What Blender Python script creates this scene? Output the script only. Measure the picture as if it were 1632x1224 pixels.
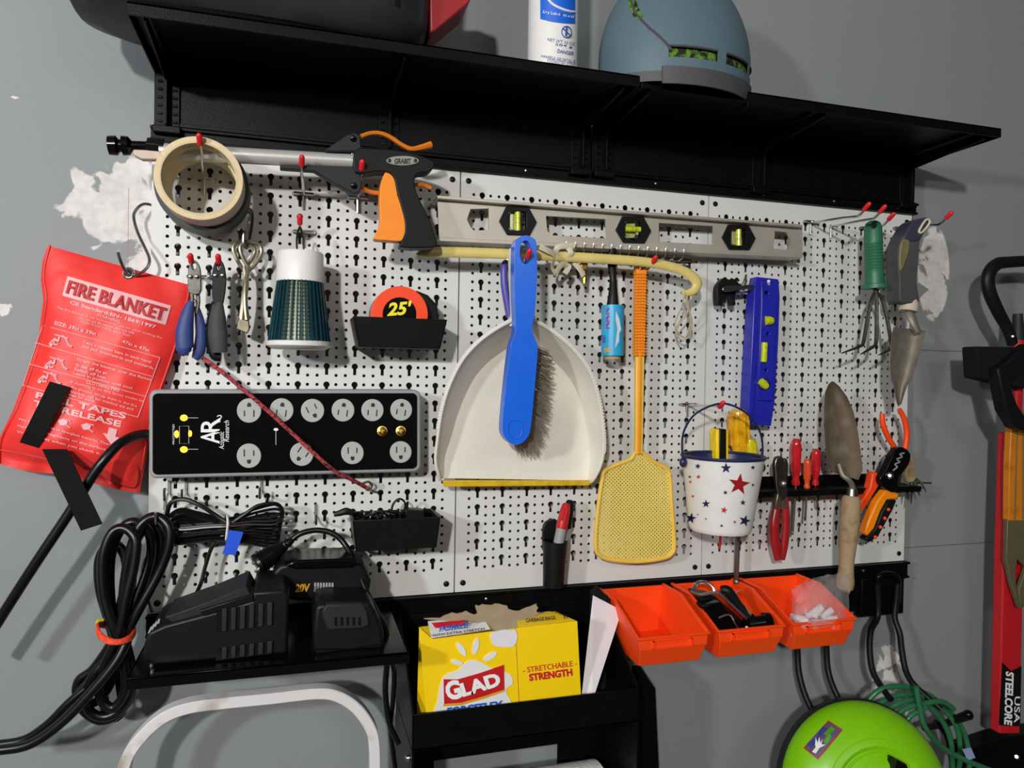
import bpy, math, random
from mathutils import Vector, Matrix
from mathutils.geometry import tessellate_polygon
random.seed(7)
S = 0.0254            # everything below is laid out in inches, then scaled to metres
C = bpy.context.scene.collection
for o in list(bpy.data.objects): bpy.data.objects.remove(o)

# ------------------------------------------------------------------ camera
# board frame: u = inches to the right, v = inches down from the board's top edge, d = inches out of the board
F, CU, CV, CD = 1162.84, 7.11, 11.5113, 40.9624
RX = ((0.95845649, -0.0164945, -0.28476146), (0.01190434, 0.99976994, -0.01784271), (0.28499026, 0.01371156, 0.95843234))
ZT = 66.5             # height of the board's top edge above the floor, inches
def V(u, v, d): return Vector((u, -d, ZT - v))
cam = bpy.data.cameras.new('camera'); co = bpy.data.objects.new('camera', cam); C.objects.link(co)
cam.sensor_width = 36; cam.lens = F / 1632 * 36; cam.clip_start = 0.02
rt = Vector((RX[0][0], RX[0][2], -RX[0][1])); up = -Vector((RX[1][0], RX[1][2], -RX[1][1])); bk = -Vector((RX[2][0], RX[2][2], -RX[2][1]))
co.matrix_world = Matrix.Translation(V(CU, CV, CD) * S) @ Matrix((rt, up, bk)).transposed().to_4x4()
bpy.context.scene.camera = co

# ------------------------------------------------------------------ world, lamps, exposure
sc = bpy.context.scene
w = bpy.data.worlds.new('world'); sc.world = w; w.use_nodes = True
w.node_tree.nodes['Background'].inputs[0].default_value = (0.8, 0.9, 1, 1); w.node_tree.nodes['Background'].inputs[1].default_value = 0.0
def lamp(name, u, v, d, power, size, col, aim=(24, 12, 0), sy=None):
    l = bpy.data.lights.new(name, 'AREA'); l.shape = 'RECTANGLE'; l.size = size; l.size_y = sy or size; l.energy = power; l.color = col
    o = bpy.data.objects.new(name, l); C.objects.link(o); o.location = V(u, v, d) * S
    o.rotation_euler = (V(*aim) * S - o.location).to_track_quat('-Z', 'Y').to_euler()
lamp('lamp_key', -38, -20, 118, 68, 0.13, (1.0, 0.97, 0.93))
lamp('lamp_second', -50, -4, 64, 21, 0.12, (0.95, 0.98, 1.0))
lamp('lamp_fill', 40, -27, 120, 15, 0.9, (1.0, 0.98, 0.95), aim=(30, 60, 60))  # unseen broad fill light, added high in the room to lift the shadows
sc.view_settings.view_transform = 'Standard'; sc.view_settings.look = 'None'; sc.view_settings.gamma = 1
sc.view_settings.exposure = -0.14; sc.view_settings.use_curve_mapping = False

# ------------------------------------------------------------------ pixel rays
def ray(x, y):
    a, b = (x - 816) / F, (y - 612) / F
    return (RX[0][0]*a + RX[1][0]*b + RX[2][0], RX[0][1]*a + RX[1][1]*b + RX[2][1], RX[0][2]*a + RX[1][2]*b + RX[2][2])
def uv(x, y, d):
    r = ray(x, y); t = (CD - d) / r[2]
    return CU + t*r[0], CV + t*r[1]
def P(x, y, d):
    u, v = uv(x, y, d); return V(u, v, d)
def PV(x, y, v):
    r = ray(x, y); t = (v - CV) / r[1]
    return CU + t*r[0], CD - t*r[2]
def pxin(x, y, d):    # pixels per inch there
    u, v = uv(x, y, d); q = RX[2][0]*(u-CU) + RX[2][1]*(v-CV) + RX[2][2]*(CD-d)
    return F / q

# ------------------------------------------------------------------ materials
def lin(h):
    r = [int(h[i:i+2], 16) / 255 for i in (0, 2, 4)]
    return [x/12.92 if x <= 0.04045 else ((x+0.055)/1.055)**2.4 for x in r]
MATS = {}
def mat(name, hexc, rough=0.5, metal=0.0, var=0.06, scale=60, bump=0.0, bscale=400, coat=0.0, trans=0.0, alpha=1.0, emit=None, es=1.0, hex2=None, thr=0.5, sheen=0.0, spec=0.5):
    m = bpy.data.materials.new(name); m.use_nodes = True; nt = m.node_tree; b = nt.nodes['Principled BSDF']
    c = lin(hexc); b.inputs['Roughness'].default_value = rough; b.inputs['Metallic'].default_value = metal
    b.inputs['Coat Weight'].default_value = coat; b.inputs['Transmission Weight'].default_value = trans; b.inputs['Alpha'].default_value = alpha
    b.inputs['Specular IOR Level'].default_value = spec; b.inputs['Sheen Weight'].default_value = sheen
    tc = nt.nodes.new('ShaderNodeTexCoord'); n = nt.nodes.new('ShaderNodeTexNoise'); n.inputs['Scale'].default_value = scale; n.inputs['Detail'].default_value = 5
    nt.links.new(tc.outputs['Object'], n.inputs['Vector'])
    cr = nt.nodes.new('ShaderNodeValToRGB'); e = cr.color_ramp.elements
    if hex2:
        e[0].position = thr - 0.07; e[1].position = thr + 0.07; e[0].color = (*c, 1); e[1].color = (*lin(hex2), 1)
    else:
        e[0].position = 0.3; e[1].position = 0.7
        e[0].color = (*[x*(1-var) for x in c], 1); e[1].color = (*[min(1, x*(1+var)) for x in c], 1)
    nt.links.new(n.outputs['Fac'], cr.inputs[0]); nt.links.new(cr.outputs[0], b.inputs['Base Color'])
    if bump:
        n2 = nt.nodes.new('ShaderNodeTexNoise'); n2.inputs['Scale'].default_value = bscale; n2.inputs['Detail'].default_value = 3
        bp = nt.nodes.new('ShaderNodeBump'); bp.inputs['Strength'].default_value = bump; bp.inputs['Distance'].default_value = 0.002
        nt.links.new(tc.outputs['Object'], n2.inputs['Vector']); nt.links.new(n2.outputs['Fac'], bp.inputs['Height']); nt.links.new(bp.outputs[0], b.inputs['Normal'])
    if emit:
        b.inputs['Emission Color'].default_value = (*lin(emit), 1); b.inputs['Emission Strength'].default_value = es
    MATS[name] = m; return m
M = {}
def dm(k, *a, **kw): M[k] = mat(k, *a, **kw)
dm('board', 'd9d9d6', 0.42, var=0.03, scale=8)
dm('blackmetal', '0b0b0c', 0.34, var=0.2, bump=0.15, bscale=900, spec=0.12)
dm('blackgloss', '0a0a0b', 0.18, var=0.1, spec=0.22)
dm('blackplastic', '131415', 0.42, var=0.12, spec=0.22)
dm('greyplastic', '282a2b', 0.5, var=0.1, bump=0.1, spec=0.22)
dm('tub', '2b2e2f', 0.4, var=0.15, scale=14, spec=0.22)
dm('rubber', '0b0b0c', 0.33, var=0.2, spec=0.45)
dm('chrome', 'd4d2d0', 0.24, 1.0, var=0.05)
dm('steel', '8f8d88', 0.35, 1.0, var=0.15, scale=120)
dm('darksteel', '5c5a55', 0.42, 0.85, var=0.25, scale=150)
dm('brass', 'c9a24a', 0.28, 1.0)
dm('oldbrass', '9a917c', 0.34, 0.85, var=0.25)
dm('alu', 'd8d6d2', 0.3, 0.45, var=0.04, scale=30)
dm('levelalu', 'c9c2b5', 0.42, 0.55, var=0.06, scale=25)
dm('redtip', 'e0242b', 0.4, var=0.04)
dm('red', 'c42027', 0.35, var=0.06)
dm('darkred', 'a01c22', 0.3, var=0.1)
dm('redplastic', '9c2228', 0.4, var=0.08)
dm('blanket', 'f0322c', 0.48, var=0.08, scale=20, bump=0.8, bscale=22, sheen=0.1)
dm('seam', 'd8261f', 0.5, var=0.08)
dm('blanketprint', 'f3b9bd', 0.6, var=0.03)
dm('blanketink', 'c4242b', 0.6, var=0.03)
dm('strap', '131312', 0.9, var=0.2, scale=300, bump=0.5, bscale=900, spec=0.22)
dm('white', 'e9e7e4', 0.4, var=0.03)
dm('whitepaper', 'e4e0e6', 0.75, var=0.02)
dm('offwhite', 'e4dfd2', 0.45, var=0.06, scale=18)
dm('beige', 'd8ceb4', 0.6, var=0.08)
dm('masking', 'ddc699', 0.6, var=0.06, scale=200)
dm('tapecore', 'cfbf9e', 0.75, var=0.08)
dm('tapeside', 'cbb9a8', 0.6, var=0.05)
dm('ducttape', '43484a', 0.5, var=0.12, spec=0.22)
dm('orange', 'ff8f0a', 0.4, var=0.03)
dm('orangedark', 'e07a1c', 0.4, var=0.06)
dm('redorange', 'ff4714', 0.38, var=0.03)
dm('binorange', 'ff4a10', 0.42, var=0.04, scale=20)
dm('blue', '1e6ae6', 0.26, var=0.04, scale=30)
dm('navy', '20264f', 0.35, var=0.08)
dm('levelblue', '2428a8', 0.32, var=0.06)
dm('purple', '5550a8', 0.4, var=0.05)
dm('greenplastic', '2c6e50', 0.45, var=0.06)
dm('hose', '2c7048', 0.3, var=0.1)
dm('lime', '84cf10', 0.33, var=0.03)
dm('limeglow', '86a840', 0.5)
dm('cream', 'e0cd7c', 0.35, var=0.06, scale=30)
dm('string', 'b8aa90', 0.9, var=0.2, scale=500)
dm('yellow', 'ffd500', 0.5, var=0.02)
dm('lipyellow', 'd8ae1c', 0.45, var=0.18, scale=90)
dm('swatyellow', 'efc652', 0.45, var=0.04)
dm('swatmesh', 'ecd46e', 0.5, var=0.03)
dm('swatorange', 'ff9a24', 0.4, var=0.03)
dm('vial', 'c8d21e', 0.15, var=0.2, scale=200, coat=0.6)
dm('vialclear', 'aeb06a', 0.1, var=0.1, coat=0.6)
dm('teal', '123c48', 0.25, var=0.1)
dm('zapcore', 'c4d8b4', 0.5, var=0.12, scale=40)
dm('pliersblue', '2f4480', 0.55, var=0.08)
dm('pliersgrey', '45484a', 0.6, var=0.08, spec=0.22)
dm('trowelgrip', '4a4848', 0.7, var=0.1, bump=0.3)
dm('trowelnavy', '34364a', 0.6, var=0.1)
dm('olive', '77704a', 0.6, var=0.1)
dm('rust', '6f604e', 0.75, 0.2, var=0.3, scale=26, bump=0.3, hex2='82776a', thr=0.55)
dm('trowelsteel', '8b8478', 0.5, 0.5, var=0.2, scale=60)
dm('wood', 'a58d6b', 0.75, var=0.22, scale=60, bump=0.2, hex2='8a7452', thr=0.6)
dm('cardboard', 'a89478', 0.85, var=0.1)
dm('helmet', '5a707c', 0.5, var=0.03, spec=0.3)
dm('visor', '4c4a4e', 0.6, var=0.06)
dm('helmetlining', '14180c', 0.8, scale=110, bump=0.8, bscale=300, hex2='5a8a20', thr=0.52)
dm('cangreen', '8fa0c8', 0.6)
dm('bluelabel', '1464d8', 0.45, var=0.02)
dm('inkblue', '2a4a9a', 0.6); dm('inkred', 'c8202a', 0.5); dm('inkblack', '1a1a1c', 0.5); dm('inkwhite', 'f2f2f2', 0.5, var=0.01)
dm('inkyellow', 'f6e81e', 0.5, var=0.02); dm('inkgold', 'e0a020', 0.5)
dm('lintlabel', '2fa8d8', 0.35, var=0.1, scale=50); dm('lintwhite', 'dfeaf0', 0.4); dm('pink', 'c85aa8', 0.4)
dm('amber', 'e0a414', 0.15, var=0.35, scale=70, coat=0.8); dm('ambergreen', 'd0c020', 0.15, var=0.25, scale=70, coat=0.8)
dm('redclear', 'c8202a', 0.15, var=0.2, scale=90, coat=0.8); dm('orangeclear', 'd8502a', 0.2, var=0.15, coat=0.6)
dm('stripgrey', '97999a', 0.45, var=0.02)
dm('stripface', '0e0d0d', 0.12, var=0.1, coat=0.5)
dm('outlet', 'b4b5b2', 0.4, var=0.02)
dm('led', 'ffb020', 0.4, emit='ffa818', es=5.0)
dm('cordred', 'b8404a', 0.7, var=0.1, hex2='401418', thr=0.54, scale=260)
dm('tieorange', 'f0502a', 0.7, hex2='d83820', scale=300)
dm('bluetape', '1450d8', 0.5, var=0.05)
dm('dowel', 'e6dfe2', 0.6)
dm('towel', 'e8e6e2', 0.95, var=0.02, bump=0.6, bscale=200)
dm('rustwhite', 'e2dfe0', 0.4, hex2='aca08e', thr=0.6, scale=17)
dm('stickergrey', '5c5068', 0.5); dm('stickerblue', '3a3a90', 0.5); dm('stickergreen', '4c9a28', 0.5)
dm('shovelorange', 'd88018', 0.4, hex2='b86410', thr=0.6, scale=30); dm('olivegrey', '6e684c', 0.5, 0.3)
dm('bristle', 'a9a194', 0.8, var=0.3, scale=300)
dm('floor', '4a4844', 0.7, var=0.15, scale=3); dm('ceilingwhite', '8c8c88', 0.8, var=0.03); dm('wallgrey', '4c4d4d', 0.6, var=0.03, scale=3)
g = mat('bagplastic', 'e8e0e2', 0.12, var=0.02, alpha=0.16, bump=1.0, bscale=120); M['bagplastic'] = g
def stripe_mat():
    m = bpy.data.materials.new('zap_cage'); return m

# wall behind: grey paint with spackled patches, a pencil line and drywall seams
def wall_mat():
    m = bpy.data.materials.new('painted_wall'); m.use_nodes = True; nt = m.node_tree; b = nt.nodes['Principled BSDF']; L = nt.links
    b.inputs['Roughness'].default_value = 0.5
    tc = nt.nodes.new('ShaderNodeTexCoord'); sp = nt.nodes.new('ShaderNodeSeparateXYZ'); L.new(tc.outputs['Object'], sp.inputs[0])
    def mth(op, a, b_=None, c_=None, clamp=False):
        n = nt.nodes.new('ShaderNodeMath'); n.operation = op; n.use_clamp = clamp
        for i, q in enumerate((a, b_, c_)):
            if q is None: continue
            if isinstance(q, (int, float)): n.inputs[i].default_value = q
            else: L.new(q, n.inputs[i])
        return n.outputs[0]
    def noise(s, det=6, dist=0.0):
        n = nt.nodes.new('ShaderNodeTexNoise'); n.inputs['Scale'].default_value = s; n.inputs['Detail'].default_value = det; n.inputs['Distortion'].default_value = dist
        L.new(tc.outputs['Object'], n.inputs['Vector']); return n.outputs['Fac']
    nb, nf, ns = noise(22, 8, 0.6), noise(90, 6), noise(2.5, 3)
    total = None
    for (x, y, rx, ry, gain) in ((200, 345, 88, 80, 0.95), (236, 420, 50, 60, 0.8), (1488, 436, 26, 62, 1.6), (1415, 1075, 34, 40, 0.85), (1430, 1130, 46, 28, 0.7), (3, 492, 12, 14, 0.8), (25, 155, 34, 5, 0.5)):
        p = P(x, y, -1) * S; k = pxin(x, y, -1); rx, ry = rx / k * S, ry / k * S
        dx = mth('DIVIDE', mth('SUBTRACT', sp.outputs[0], p.x), rx); dz = mth('DIVIDE', mth('SUBTRACT', sp.outputs[2], p.z), ry)
        r = mth('SQRT', mth('ADD', mth('MULTIPLY', dx, dx), mth('MULTIPLY', dz, dz)))
        a = mth('SUBTRACT', gain, r)
        a = mth('ADD', a, mth('MULTIPLY', mth('SUBTRACT', nb, 0.5), 5.0))
        a = mth('MULTIPLY', mth('SUBTRACT', a, 0.08), 6.0, clamp=True)
        lim = mth('MULTIPLY', mth('SUBTRACT', 1.25, r), 12.0, clamp=True)
        a = mth('MULTIPLY', a, lim)
        total = a if total is None else mth('MAXIMUM', total, a)
    total = mth('MULTIPLY', total, mth('MULTIPLY_ADD', nf, 0.9, 0.45), clamp=True)
    base = nt.nodes.new('ShaderNodeMixRGB'); base.inputs[1].default_value = (*lin('868a8d'), 1); base.inputs[2].default_value = (*lin('8f9394'), 1); L.new(ns, base.inputs[0])
    mx = nt.nodes.new('ShaderNodeMixRGB'); mx.inputs[2].default_value = (*lin('e4dfdc'), 1); L.new(base.outputs[0], mx.inputs[1]); L.new(total, mx.inputs[0])
    # seams
    seam = None
    for (x0, y0, x1, y1) in ((1455, 560, 1600, 560), (1440, 872, 1632, 862)):
        p = P(x0, y0, -1) * S; q = P(x1, y1, -1) * S
        a = mth('LESS_THAN', mth('ABSOLUTE', mth('SUBTRACT', sp.outputs[2], (p.z + q.z) / 2)), 0.0009)
        a = mth('MULTIPLY', a, mth('GREATER_THAN', sp.outputs[0], p.x)); seam = a if seam is None else mth('MAXIMUM', seam, a)
    seam = mth('MULTIPLY', seam, 0.55)
    m2 = nt.nodes.new('ShaderNodeMixRGB'); m2.inputs[2].default_value = (0.02, 0.02, 0.02, 1); L.new(mx.outputs[0], m2.inputs[1]); L.new(seam, m2.inputs[0])
    p = P(205, 300, -1) * S; q = P(205, 440, -1) * S
    a = mth('LESS_THAN', mth('ABSOLUTE', mth('SUBTRACT', sp.outputs[0], p.x)), 0.0005)
    a = mth('MULTIPLY', a, mth('LESS_THAN', sp.outputs[2], p.z)); a = mth('MULTIPLY', mth('MULTIPLY', a, mth('GREATER_THAN', sp.outputs[2], q.z)), 0.6)
    m3 = nt.nodes.new('ShaderNodeMixRGB'); m3.inputs[2].default_value = (*lin('b05a50'), 1); L.new(m2.outputs[0], m3.inputs[1]); L.new(a, m3.inputs[0])
    L.new(m3.outputs[0], b.inputs['Base Color'])
    L.new(mth('MULTIPLY_ADD', total, 0.3, 0.6), b.inputs['Roughness'])
    bp = nt.nodes.new('ShaderNodeBump'); bp.inputs['Strength'].default_value = 0.12; bp.inputs['Distance'].default_value = 0.004; L.new(nf, bp.inputs['Height']); L.new(bp.outputs[0], b.inputs['Normal'])
    return m
M['wall'] = wall_mat()

# ------------------------------------------------------------------ mesh builder
def crom(pts, n=6, closed=False):
    out = []; N = len(pts)
    rng = range(N) if closed else range(N-1)
    for i in rng:
        if closed: a, b, c, d = pts[(i-1) % N], pts[i], pts[(i+1) % N], pts[(i+2) % N]
        else: a, b, c, d = pts[max(i-1, 0)], pts[i], pts[i+1], pts[min(i+2, N-1)]
        for k in range(n):
            t = k / n
            out.append(tuple(0.5*((2*b[j]) + (-a[j]+c[j])*t + (2*a[j]-5*b[j]+4*c[j]-d[j])*t*t + (-a[j]+3*b[j]-3*c[j]+d[j])*t**3) for j in range(len(b))))
    if not closed: out.append(tuple(pts[-1]))
    return out
def circ(x, y, r, n=16, ry=None, a0=0):
    ry = ry or r
    return [(x + r*math.cos(a0 + 2*math.pi*i/n), y + ry*math.sin(a0 + 2*math.pi*i/n)) for i in range(n)]
def rot2(pts, cx, cy, a):
    c, s = math.cos(a), math.sin(a)
    return [(cx + (x-cx)*c - (y-cy)*s, cy + (x-cx)*s + (y-cy)*c) for x, y in pts]
def rrect(x0, y0, x1, y1, r, n=4):
    o = []
    for cx, cy, a in ((x1-r, y0+r, -90), (x1-r, y1-r, 0), (x0+r, y1-r, 90), (x0+r, y0+r, 180)):
        for i in range(n+1):
            t = math.radians(a + 90*i/n); o.append((cx + r*math.cos(t), cy + r*math.sin(t)))
    return o
GLY = {}
def glyphs(s, bold, shear):
    k = (s, bold, shear)
    if k in GLY: return GLY[k]
    c = bpy.data.curves.new('t', 'FONT'); c.body = s; c.offset = bold; c.shear = shear; c.resolution_u = 3; c.align_x = 'LEFT'
    o = bpy.data.objects.new('t', c); C.objects.link(o)
    dg = bpy.context.evaluated_depsgraph_get(); me = bpy.data.meshes.new_from_object(o.evaluated_get(dg))
    vs = [(v.co.x, v.co.y) for v in me.vertices]; fs = [tuple(p.vertices) for p in me.polygons]
    bpy.data.objects.remove(o); bpy.data.meshes.remove(me)
    x0 = min(v[0] for v in vs); x1 = max(v[0] for v in vs); y0 = min(v[1] for v in vs); y1 = max(v[1] for v in vs)
    vs = [((x-x0)/(x1-x0), (y-y0)/(y1-y0)) for x, y in vs]
    GLY[k] = (vs, fs); return GLY[k]
class B:
    def __init__(s): s.v = []; s.f = []
    def add(s, vs, fs):
        n = len(s.v); s.v += [Vector(q) for q in vs]; s.f += [tuple(i+n for i in f) for f in fs]; return s
    def prism(s, pts, vec, holes=()):
        loops = [list(pts)] + [list(h) for h in holes]; vec = Vector(vec)
        if len(loops) == 1:
            n = len(pts); s.add(list(pts) + [Vector(p)+vec for p in pts], [tuple(range(n)), tuple(range(2*n-1, n-1, -1))] + [(i, (i+1) % n, n+(i+1) % n, n+i) for i in range(n)])
            return s
        tri = tessellate_polygon([[Vector(p) for p in l] for l in loops]); al = [Vector(p) for l in loops for p in l]; n = len(al)
        fs = [tuple(t) for t in tri] + [tuple(n+i for i in reversed(t)) for t in tri]; k = 0
        for l in loops:
            m = len(l); fs += [(k+i, k+(i+1) % m, n+k+(i+1) % m, n+k+i) for i in range(m)]; k += m
        return s.add(al + [p+vec for p in al], fs)
    def slab(s, px, d, t, holes=()):           # outline seen in the photograph, standing d inches out of the board, t inches thick
        df = d if callable(d) else (lambda x, y: d)
        return s.prism([P(x, y, df(x, y)) for x, y in px], (0, t, 0), [[P(x, y, df(x, y)) for x, y in h] for h in holes])
    def uslab(s, pts, d, t, holes=()):         # the same in board inches
        return s.prism([V(a, b, d) for a, b in pts], (0, t, 0), [[V(a, b, d) for a, b in h] for h in holes])
    def box(s, u0, u1, v0, v1, d0, d1):
        a = [V(u, v, d) for d in (d0, d1) for v in (v0, v1) for u in (u0, u1)]
        return s.add(a, [(0,1,3,2), (4,6,7,5), (0,4,5,1), (2,3,7,6), (0,2,6,4), (1,5,7,3)])
    def tube(s, pts, r, n=8, closed=False, flat=None, caps=True):
        pts = [Vector(p) for p in pts]; N = len(pts); rs = r if isinstance(r, (list, tuple)) else [r]*N
        if len(rs) != N: rs = [rs[min(int(i*(len(rs)-1)/(N-1)), len(rs)-2)]*(1-((i*(len(rs)-1)/(N-1)) % 1 if i < N-1 else 1)) + rs[min(int(i*(len(rs)-1)/(N-1)), len(rs)-2)+1]*((i*(len(rs)-1)/(N-1)) % 1 if i < N-1 else 1) for i in range(N)]
        T = []
        for i in range(N):
            a = pts[(i-1) % N] if (closed or i) else pts[0]; b = pts[(i+1) % N] if (closed or i < N-1) else pts[-1]
            t = b-a; T.append(t.normalized() if t.length > 1e-9 else Vector((0,0,1)))
        nrm = T[0].cross(Vector((0, 1, 0)))
        if nrm.length < 0.1: nrm = T[0].cross(Vector((0, 0, 1)))
        nrm.normalize(); vs = []
        for i in range(N):
            nrm = (nrm - T[i]*nrm.dot(T[i])); nrm.normalize(); bn = T[i].cross(nrm)
            for k in range(n):
                a = 2*math.pi*k/n; vs.append(pts[i] + rs[i]*(math.cos(a)*nrm + math.sin(a)*bn*(flat or 1)))
        fs = []
        for i in range(N if closed else N-1):
            j = (i+1) % N
            for k in range(n): fs.append((i*n+k, i*n+(k+1) % n, j*n+(k+1) % n, j*n+k))
        if not closed and caps: fs += [tuple(range(n-1, -1, -1)), tuple((N-1)*n+k for k in range(n))]
        return s.add(vs, fs)
    def ptube(s, px, r, n=8, sm=6, closed=False, flat=None):    # px = (x, y, d) points
        q = crom(px, sm, closed) if sm > 1 else px
        return s.tube([P(*p) for p in q], r, n, closed, flat)
    def lathe(s, p0, p1, prof, n=24, caps=True):     # prof = (fraction along p0-p1, radius)
        p0, p1 = Vector(p0), Vector(p1); ax = (p1-p0); a = ax.normalized()
        e = a.cross(Vector((0, 1, 0))); e = e if e.length > 0.1 else a.cross(Vector((1, 0, 0))); e.normalize(); f = a.cross(e); vs = []
        for t, r in prof:
            for k in range(n):
                q = 2*math.pi*k/n; vs.append(p0 + ax*t + r*(math.cos(q)*e + math.sin(q)*f))
        fs = [(i*n+k, i*n+(k+1) % n, (i+1)*n+(k+1) % n, (i+1)*n+k) for i in range(len(prof)-1) for k in range(n)]
        if caps: fs += [tuple(range(n-1, -1, -1)), tuple((len(prof)-1)*n+k for k in range(n))]
        return s.add(vs, fs)
    def grid(s, rows, back=None):
        nr, nc = len(rows), len(rows[0]); fs = [(i*nc+j, i*nc+j+1, (i+1)*nc+j+1, (i+1)*nc+j) for i in range(nr-1) for j in range(nc-1)]
        return s.add([p for r in rows for p in r], fs)
    def shell(s, rows, vec):                   # a grid with thickness
        nr, nc = len(rows), len(rows[0]); vec = Vector(vec); a = [Vector(p) for r in rows for p in r]; n = len(a)
        fs = [(i*nc+j, i*nc+j+1, (i+1)*nc+j+1, (i+1)*nc+j) for i in range(nr-1) for j in range(nc-1)]; fs += [tuple(n+i for i in reversed(f)) for f in fs]
        bd = [j for j in range(nc)] + [i*nc+nc-1 for i in range(1, nr)] + [(nr-1)*nc+j for j in range(nc-2, -1, -1)] + [i*nc for i in range(nr-2, 0, -1)]
        fs += [(bd[i], bd[(i+1) % len(bd)], n+bd[(i+1) % len(bd)], n+bd[i]) for i in range(len(bd))]
        return s.add(a + [p+vec for p in a], fs)
    def ell(s, c, rx, ry, rz, n=16, m=10, M3=None):
        c = Vector(c); vs = []; 
        for i in range(m+1):
            t = math.pi*i/m
            for k in range(n):
                p = 2*math.pi*k/n; q = Vector((rx*math.sin(t)*math.cos(p), ry*math.sin(t)*math.sin(p), rz*math.cos(t)))
                if M3: q = M3 @ q
                vs.append(c+q)
        return s.add(vs, [(i*n+k, (i+1)*n+k, (i+1)*n+(k+1) % n, i*n+(k+1) % n) for i in range(m) for k in range(n)])
    def text(s, t, x0, y0, x1, y1, h, d, bold=0.0, shear=0.0, off=0.02):
        vs, fs = glyphs(t, bold, shear); df = d if callable(d) else (lambda x, y: d)
        L = math.hypot(x1-x0, y1-y0); dx, dy = (x1-x0)/L, (y1-y0)/L; o = []
        for a, b in vs:
            x = x0 + dx*L*a + dy*h*b; y = y0 + dy*L*a - dx*h*b; o.append(P(x, y, df(x, y) + off))
        return s.add(o, fs)
    def poly(s, px, d, off=0.0):
        df = d if callable(d) else (lambda x, y: d)
        return s.add([P(x, y, df(x, y)+off) for x, y in px], [tuple(range(len(px)))])
def link(name, b, m, parent=None, origin=None, bevel=0, seg=2, sub=0, ang=38):
    root = parent
    while root is not None and root.parent is not None: root = root.parent
    if root is not None: o0 = Vector(root['o0'])
    else:
        xs = [p.x for p in b.v]; ys = [p.y for p in b.v]; zs = [p.z for p in b.v]
        o0 = Vector(origin) if origin is not None else Vector(((min(xs)+max(xs))/2, (min(ys)+max(ys))/2, min(zs)))
    me = bpy.data.meshes.new(name); me.from_pydata([tuple((p-o0)*S) for p in b.v], [], b.f)
    me.validate(); me.update()
    import bmesh
    bm = bmesh.new(); bm.from_mesh(me); bmesh.ops.recalc_face_normals(bm, faces=bm.faces); bm.to_mesh(me); bm.free()
    me.materials.append(M[m] if isinstance(m, str) else m)
    for p in me.polygons: p.use_smooth = True
    me.set_sharp_from_angle(angle=math.radians(ang))
    o = bpy.data.objects.new(name, me); C.objects.link(o)
    if parent is not None: o.parent = parent
    else: o.location = o0*S
    if parent is None: o['o0'] = tuple(o0)
    if bevel:
        q = o.modifiers.new('bevel', 'BEVEL'); q.width = bevel*S; q.segments = seg; q.limit_method = 'ANGLE'; q.angle_limit = math.radians(40)
    if sub:
        q = o.modifiers.new('sub', 'SUBSURF'); q.levels = sub; q.render_levels = sub
    return o
def thing(name, label, cat, at, group=None):
    o = bpy.data.objects.new(name, None); C.objects.link(o); o.empty_display_size = 0.02
    o.location = Vector(at)*S; o['o0'] = tuple(at); o['label'] = label; o['category'] = cat
    if group: o['group'] = group
    return o
def solo(name, b, m, label, cat, group=None, **kw):
    o = link(name, b, m, None, **kw); o['label'] = label; o['category'] = cat
    if group: o['group'] = group
    return o
def struct(name, b, m, **kw):
    o = link(name, b, m, None, **kw); o['kind'] = 'structure'; return o
def stuff(o): o['kind'] = 'stuff'; return o

# ------------------------------------------------------------------ room
XL, XR, YF, ZC, D0 = -85, 150, -170, 98, -1.0
struct('wall_back', B().add([Vector((XL, 1, 0)), Vector((XR, 1, 0)), Vector((XR, 1, ZC)), Vector((XL, 1, ZC)), Vector((XL, 5, 0)), Vector((XR, 5, 0)), Vector((XR, 5, ZC)), Vector((XL, 5, ZC))], [(0,1,2,3), (7,6,5,4), (0,4,5,1), (1,5,6,2), (2,6,7,3), (3,7,4,0)]), 'wall', origin=(0, 0, 0))
def rbox(x0, x1, y0, y1, z0, z1):
    a = [Vector((x, y, z)) for z in (z0, z1) for y in (y0, y1) for x in (x0, x1)]
    return B().add(a, [(0,2,3,1), (4,5,7,6), (0,1,5,4), (2,6,7,3), (0,4,6,2), (1,3,7,5)])
struct('floor', rbox(XL, XR, YF, 1, -3, 0), 'floor')
struct('ceiling', rbox(XL, XR, YF, 1, ZC, ZC+3), 'ceilingwhite')
struct('wall_left', rbox(XL-3, XL, YF, 1, 0, ZC), 'wallgrey')
struct('wall_right', rbox(XR, XR+3, YF, 1, 0, ZC), 'wallgrey')
struct('wall_front', rbox(XL, XR, YF-3, YF, 0, ZC), 'wallgrey')

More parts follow.
